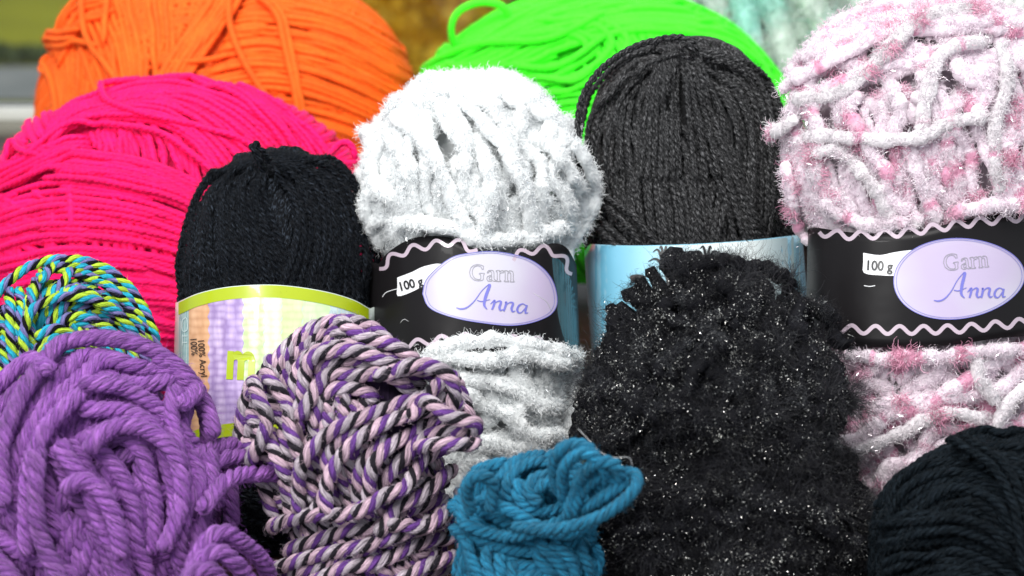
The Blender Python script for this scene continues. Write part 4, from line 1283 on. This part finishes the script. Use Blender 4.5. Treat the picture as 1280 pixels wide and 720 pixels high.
glitter(b, 4500, .0008, (.62, .62, .58), .0012, 'tinsel_fibre', metal=.7, clump=22, asp=.1)

# ---- purple, pink, grey and black twisted skein
D = .57; k = K(D)
twm = yarn_mat('marled_wool', 300, 14, .5, sheen=.03, spec=.15, bump=1, bdist=.002)
y = Yarn(9.2 * k, plies=4, pitch=4.4, cols=[(.155, .055, .28), (.62, .43, .52), (.018, .014, .022), (.52, .44, .50)], wts=(1.0, 1.14, .86, 1.1), sides=7, ds=3 * k, mat=twm, colvar=.07)
b = Ball('marled purple, pink, grey and black twisted skein, left of the white ball', 452, 612, D, 120, 196, y, depth=.68, roll=-6, lean=-4, p=2.15,
         prof=[(-1, .9), (-.4, .86), (-.12, .80), (.05, .84), (.3, 1.0), (.6, 1.02), (1, 1)])
b.underlay()
for i in range(2):
    b.band(nrm([rng.normal(), rng.normal(), .6]), -.85, .85, 13, hi=False)
b.settle()
B_ = b.bundle
# crown arcs from the upper left over to the right
B_([(305, 500), (330, 430), (400, 395), (480, 415), (540, 470)], [(360, 560), (370, 480), (410, 450), (470, 460), (530, 500)], 7, hi=True)
# centre arcs
B_([(370, 520), (390, 460), (440, 450), (500, 465), (560, 500)], [(390, 540), (410, 490), (450, 490), (500, 505), (550, 520)], 3, hi=True, lift=.001)
# left loops going down
B_([(300, 510), (305, 555), (335, 610), (365, 660)], [(350, 440), (352, 500), (370, 570), (395, 630)], 7, hi=True, lift=.001)
B_([(380, 640), (385, 580), (420, 540), (490, 510), (560, 500)], [(480, 650), (490, 600), (510, 570), (540, 550), (575, 540)], 6, hi=True, lift=.002)
# lower wraps
B_([(345, 680), (400, 655), (470, 640), (560, 600)], [(340, 780), (400, 760), (480, 735), (580, 700)], 7, hi=True, lift=.001)
B_([(440, 640), (500, 610), (560, 560)], [(480, 660), (530, 640), (580, 600)], 3, hi=True, lift=.002)
b.draw([(306, 545), (300, 510), (316, 478), (342, 480), (350, 530), (335, 580)], lift=.003)
b.draw([(320, 560), (312, 520), (325, 490), (345, 500)], lift=.003)
b.draw([(460, 480), (510, 470), (545, 490), (560, 530), (540, 560)], lift=.003)
b.draw([(500, 530), (530, 490), (560, 480), (575, 510), (560, 545)], lift=.003)
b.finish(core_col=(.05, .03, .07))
b.free([(500, 520, .552), (530, 500, .545), (560, 520, .54), (590, 527, .54), (596, 535, .542), (585, 541, .545), (560, 540, .548), (530, 545, .552)], y)
b.free([(520, 560, .548), (550, 555, .54), (580, 556, .54), (594, 552, .543), (575, 545, .549), (545, 540, .552)], y)
b.free([(480, 470, .548), (520, 455, .545), (556, 465, .545), (568, 490, .548), (560, 530, .552)], y)
b.fuzz(34000, .0024, .00004, along=1.5)

# ---- teal skein
D = .535; k = K(D)
tlm = yarn_mat('teal_wool', 320, 13, .6, sheen=.12, bump=1, bdist=.002, tint=(.4, .8, 1))
y = Yarn(8.0 * k, plies=3, pitch=3.8, cols=[(.009, .17, .31), (.012, .20, .36), (.010, .185, .33)], sides=6, ds=2.5 * k, mat=tlm, colvar=.1)
b = Ball('teal blue skein with looped strand ends at the bottom centre', 658, 712, D, 86, 142, y, depth=.75, p=2.5)
b.underlay()
for i in range(2):
    b.band(nrm([rng.normal(), rng.normal(), .6]), -.85, .85, 11, hi=False)
b.settle()
B_ = b.bundle
B_([(620, 620), (640, 580), (690, 575), (715, 605), (710, 650)], [(645, 640), (655, 615), (680, 610), (690, 625), (685, 645)], 4, hi=True, lift=.001)
B_([(575, 610), (600, 640), (660, 665), (730, 660)], [(575, 650), (600, 700), (660, 720), (740, 700)], 5, hi=True, lift=.001)
B_([(575, 660), (590, 720), (600, 780)], [(640, 700), (640, 740), (650, 790)], 5, hi=True)
B_([(650, 670), (690, 720), (700, 790)], [(740, 680), (745, 730), (740, 790)], 6, hi=True)
b.draw([(590, 660), (588, 625), (595, 600), (610, 596), (628, 612)], lift=.001)
b.draw([(600, 600), (615, 592), (640, 585)], lift=.002)
for r_ in (48, 38, 28, 18, 9):
    a0 = rng.uniform(0, 6)
    b.draw([(678 + r_ * math.cos(a0 + i * .7) * 1.1, 618 + r_ * math.sin(a0 + i * .7) * .85) for i in range(8)], lift=.0015 + (48 - r_) * .00006)
b.draw([(600, 628), (640, 640), (690, 668), (735, 655)], lift=.003)
b.draw([(590, 655), (640, 672), (700, 650), (740, 640)], lift=.003)
b.finish()
F_ = b.free
F_([(700, 620, .515), (692, 580, .505), (704, 560, .50), (728, 556, .498), (745, 575, .50), (742, 620, .515)], y)
F_([(705, 625, .512), (704, 590, .503), (718, 570, .498), (738, 568, .496), (756, 590, .50), (750, 625, .515)], y)
F_([(715, 645, .510), (732, 608, .504), (756, 594, .502), (768, 606, .504), (742, 642, .511)], y)
F_([(708, 650, .511), (722, 612, .506), (744, 600, .505), (750, 616, .507), (728, 650, .512)], y)
F_([(722, 630, .510), (724, 600, .502), (742, 580, .497), (764, 578, .497), (775, 592, .50), (765, 615, .508), (740, 640, .515)], y)
F_([(640, 658, .514), (690, 662, .506), (740, 650, .502), (775, 630, .500), (795, 608, .500), (792, 592, .504), (770, 596, .508), (740, 620, .512)], y)
F_([(725, 640, .512), (745, 628, .505), (768, 612, .502), (780, 600, .504), (770, 590, .508), (745, 600, .512)], y)
F_([(590, 642, .515), (583, 614, .51), (589, 598, .507), (604, 594, .507), (616, 606, .51), (612, 640, .514)], y)
b.fuzz(24000, .0022, .000035, along=1.5)

# ---- purple skein in front
D = .555; k = K(D)
ppm = yarn_mat('purple_wool', 260, 15, .62, sheen=.15, bump=1, bdist=.0025, tint=(.8, .6, 1))
y = Yarn(11.5 * k, plies=4, pitch=3.8, cols=[(.29, .095, .41), (.33, .115, .45), (.25, .075, .365)], sides=6, ds=3.6 * k, mat=ppm, colvar=.09)
b = Ball('chunky purple skein with thick coiled strands in the lower left corner', 108, 670, D, 154, 218, y, depth=.76, p=2.15, roll=6, relief=1.2)
b.underlay()
for i in range(2):
    b.band(nrm(rng.normal(size=3)), -.85, .85, 11, hi=False)
b.settle()
B_ = b.bundle
B_([(-30, 640), (-20, 540), (40, 460), (130, 430), (210, 450)], [(60, 680), (60, 590), (90, 520), (150, 480), (210, 490)], 5, hi=True)
B_([(100, 500), (160, 490), (210, 520), (240, 590), (235, 690)], [(95, 545), (140, 535), (180, 560), (200, 620), (200, 700)], 3, hi=True, lift=.002)
B_([(60, 560), (90, 620), (130, 700), (150, 780)], [(100, 540), (140, 600), (170, 680), (180, 780)], 4, hi=True, lift=.001)
B_([(-20, 620), (20, 680), (90, 720), (120, 780)], [(-40, 680), (0, 740), (60, 770), (90, 800)], 4, hi=True, lift=.002)
B_([(180, 445), (222, 475), (250, 545), (258, 640)], [(200, 500), (222, 530), (232, 600), (230, 680)], 3, hi=True, lift=.001)
B_([(230, 560), (220, 640), (200, 720), (190, 790)], [(275, 570), (265, 640), (255, 720), (250, 800)], 3, hi=True, lift=.002)
b.draw([(20, 640), (15, 560), (45, 490), (110, 440), (175, 448), (225, 495), (248, 560)], lift=.003)
b.draw([(40, 700), (45, 600), (70, 540), (110, 500)], lift=.003)
b.draw([(110, 575), (130, 545), (170, 540), (205, 570), (212, 630), (190, 690)], lift=.004)
b.draw([(60, 560), (55, 640), (70, 700), (110, 760)], lift=.003)
b.draw([(0, 500), (20, 475), (50, 468), (75, 480)], lift=.002)
b.draw([(105, 440), (130, 424), (165, 424), (190, 440)], lift=.003)
b.draw([(196, 462), (214, 450), (228, 470), (228, 500), (210, 520)], lift=.002)
b.draw([(80, 620), (110, 600), (140, 640), (150, 700)], lift=.003)
b.finish()
F_ = b.free
F_([(250, 640, .53), (285, 600, .545), (330, 592, .558), (380, 596, .57)], y)
F_([(240, 600, .54), (275, 575, .552), (320, 572, .565), (370, 580, .575)], y)
F_([(240, 575, .545), (270, 560, .556), (310, 556, .568), (360, 562, .578)], y)
F_([(230, 740, .515), (250, 690, .518), (275, 665, .522), (305, 680, .53), (330, 705, .54), (340, 740, .55)], y)
F_([(225, 760, .512), (245, 710, .512), (270, 690, .515), (295, 705, .52), (315, 735, .53), (320, 770, .54)], y)
F_([(215, 770, .508), (235, 725, .508), (260, 712, .51), (280, 735, .515), (290, 770, .52)], y)
b.fuzz(70000, .0028, .00004, along=1.5, out=.5)
print('TRIS', TRIS[0], 'objects', len(bpy.data.objects))
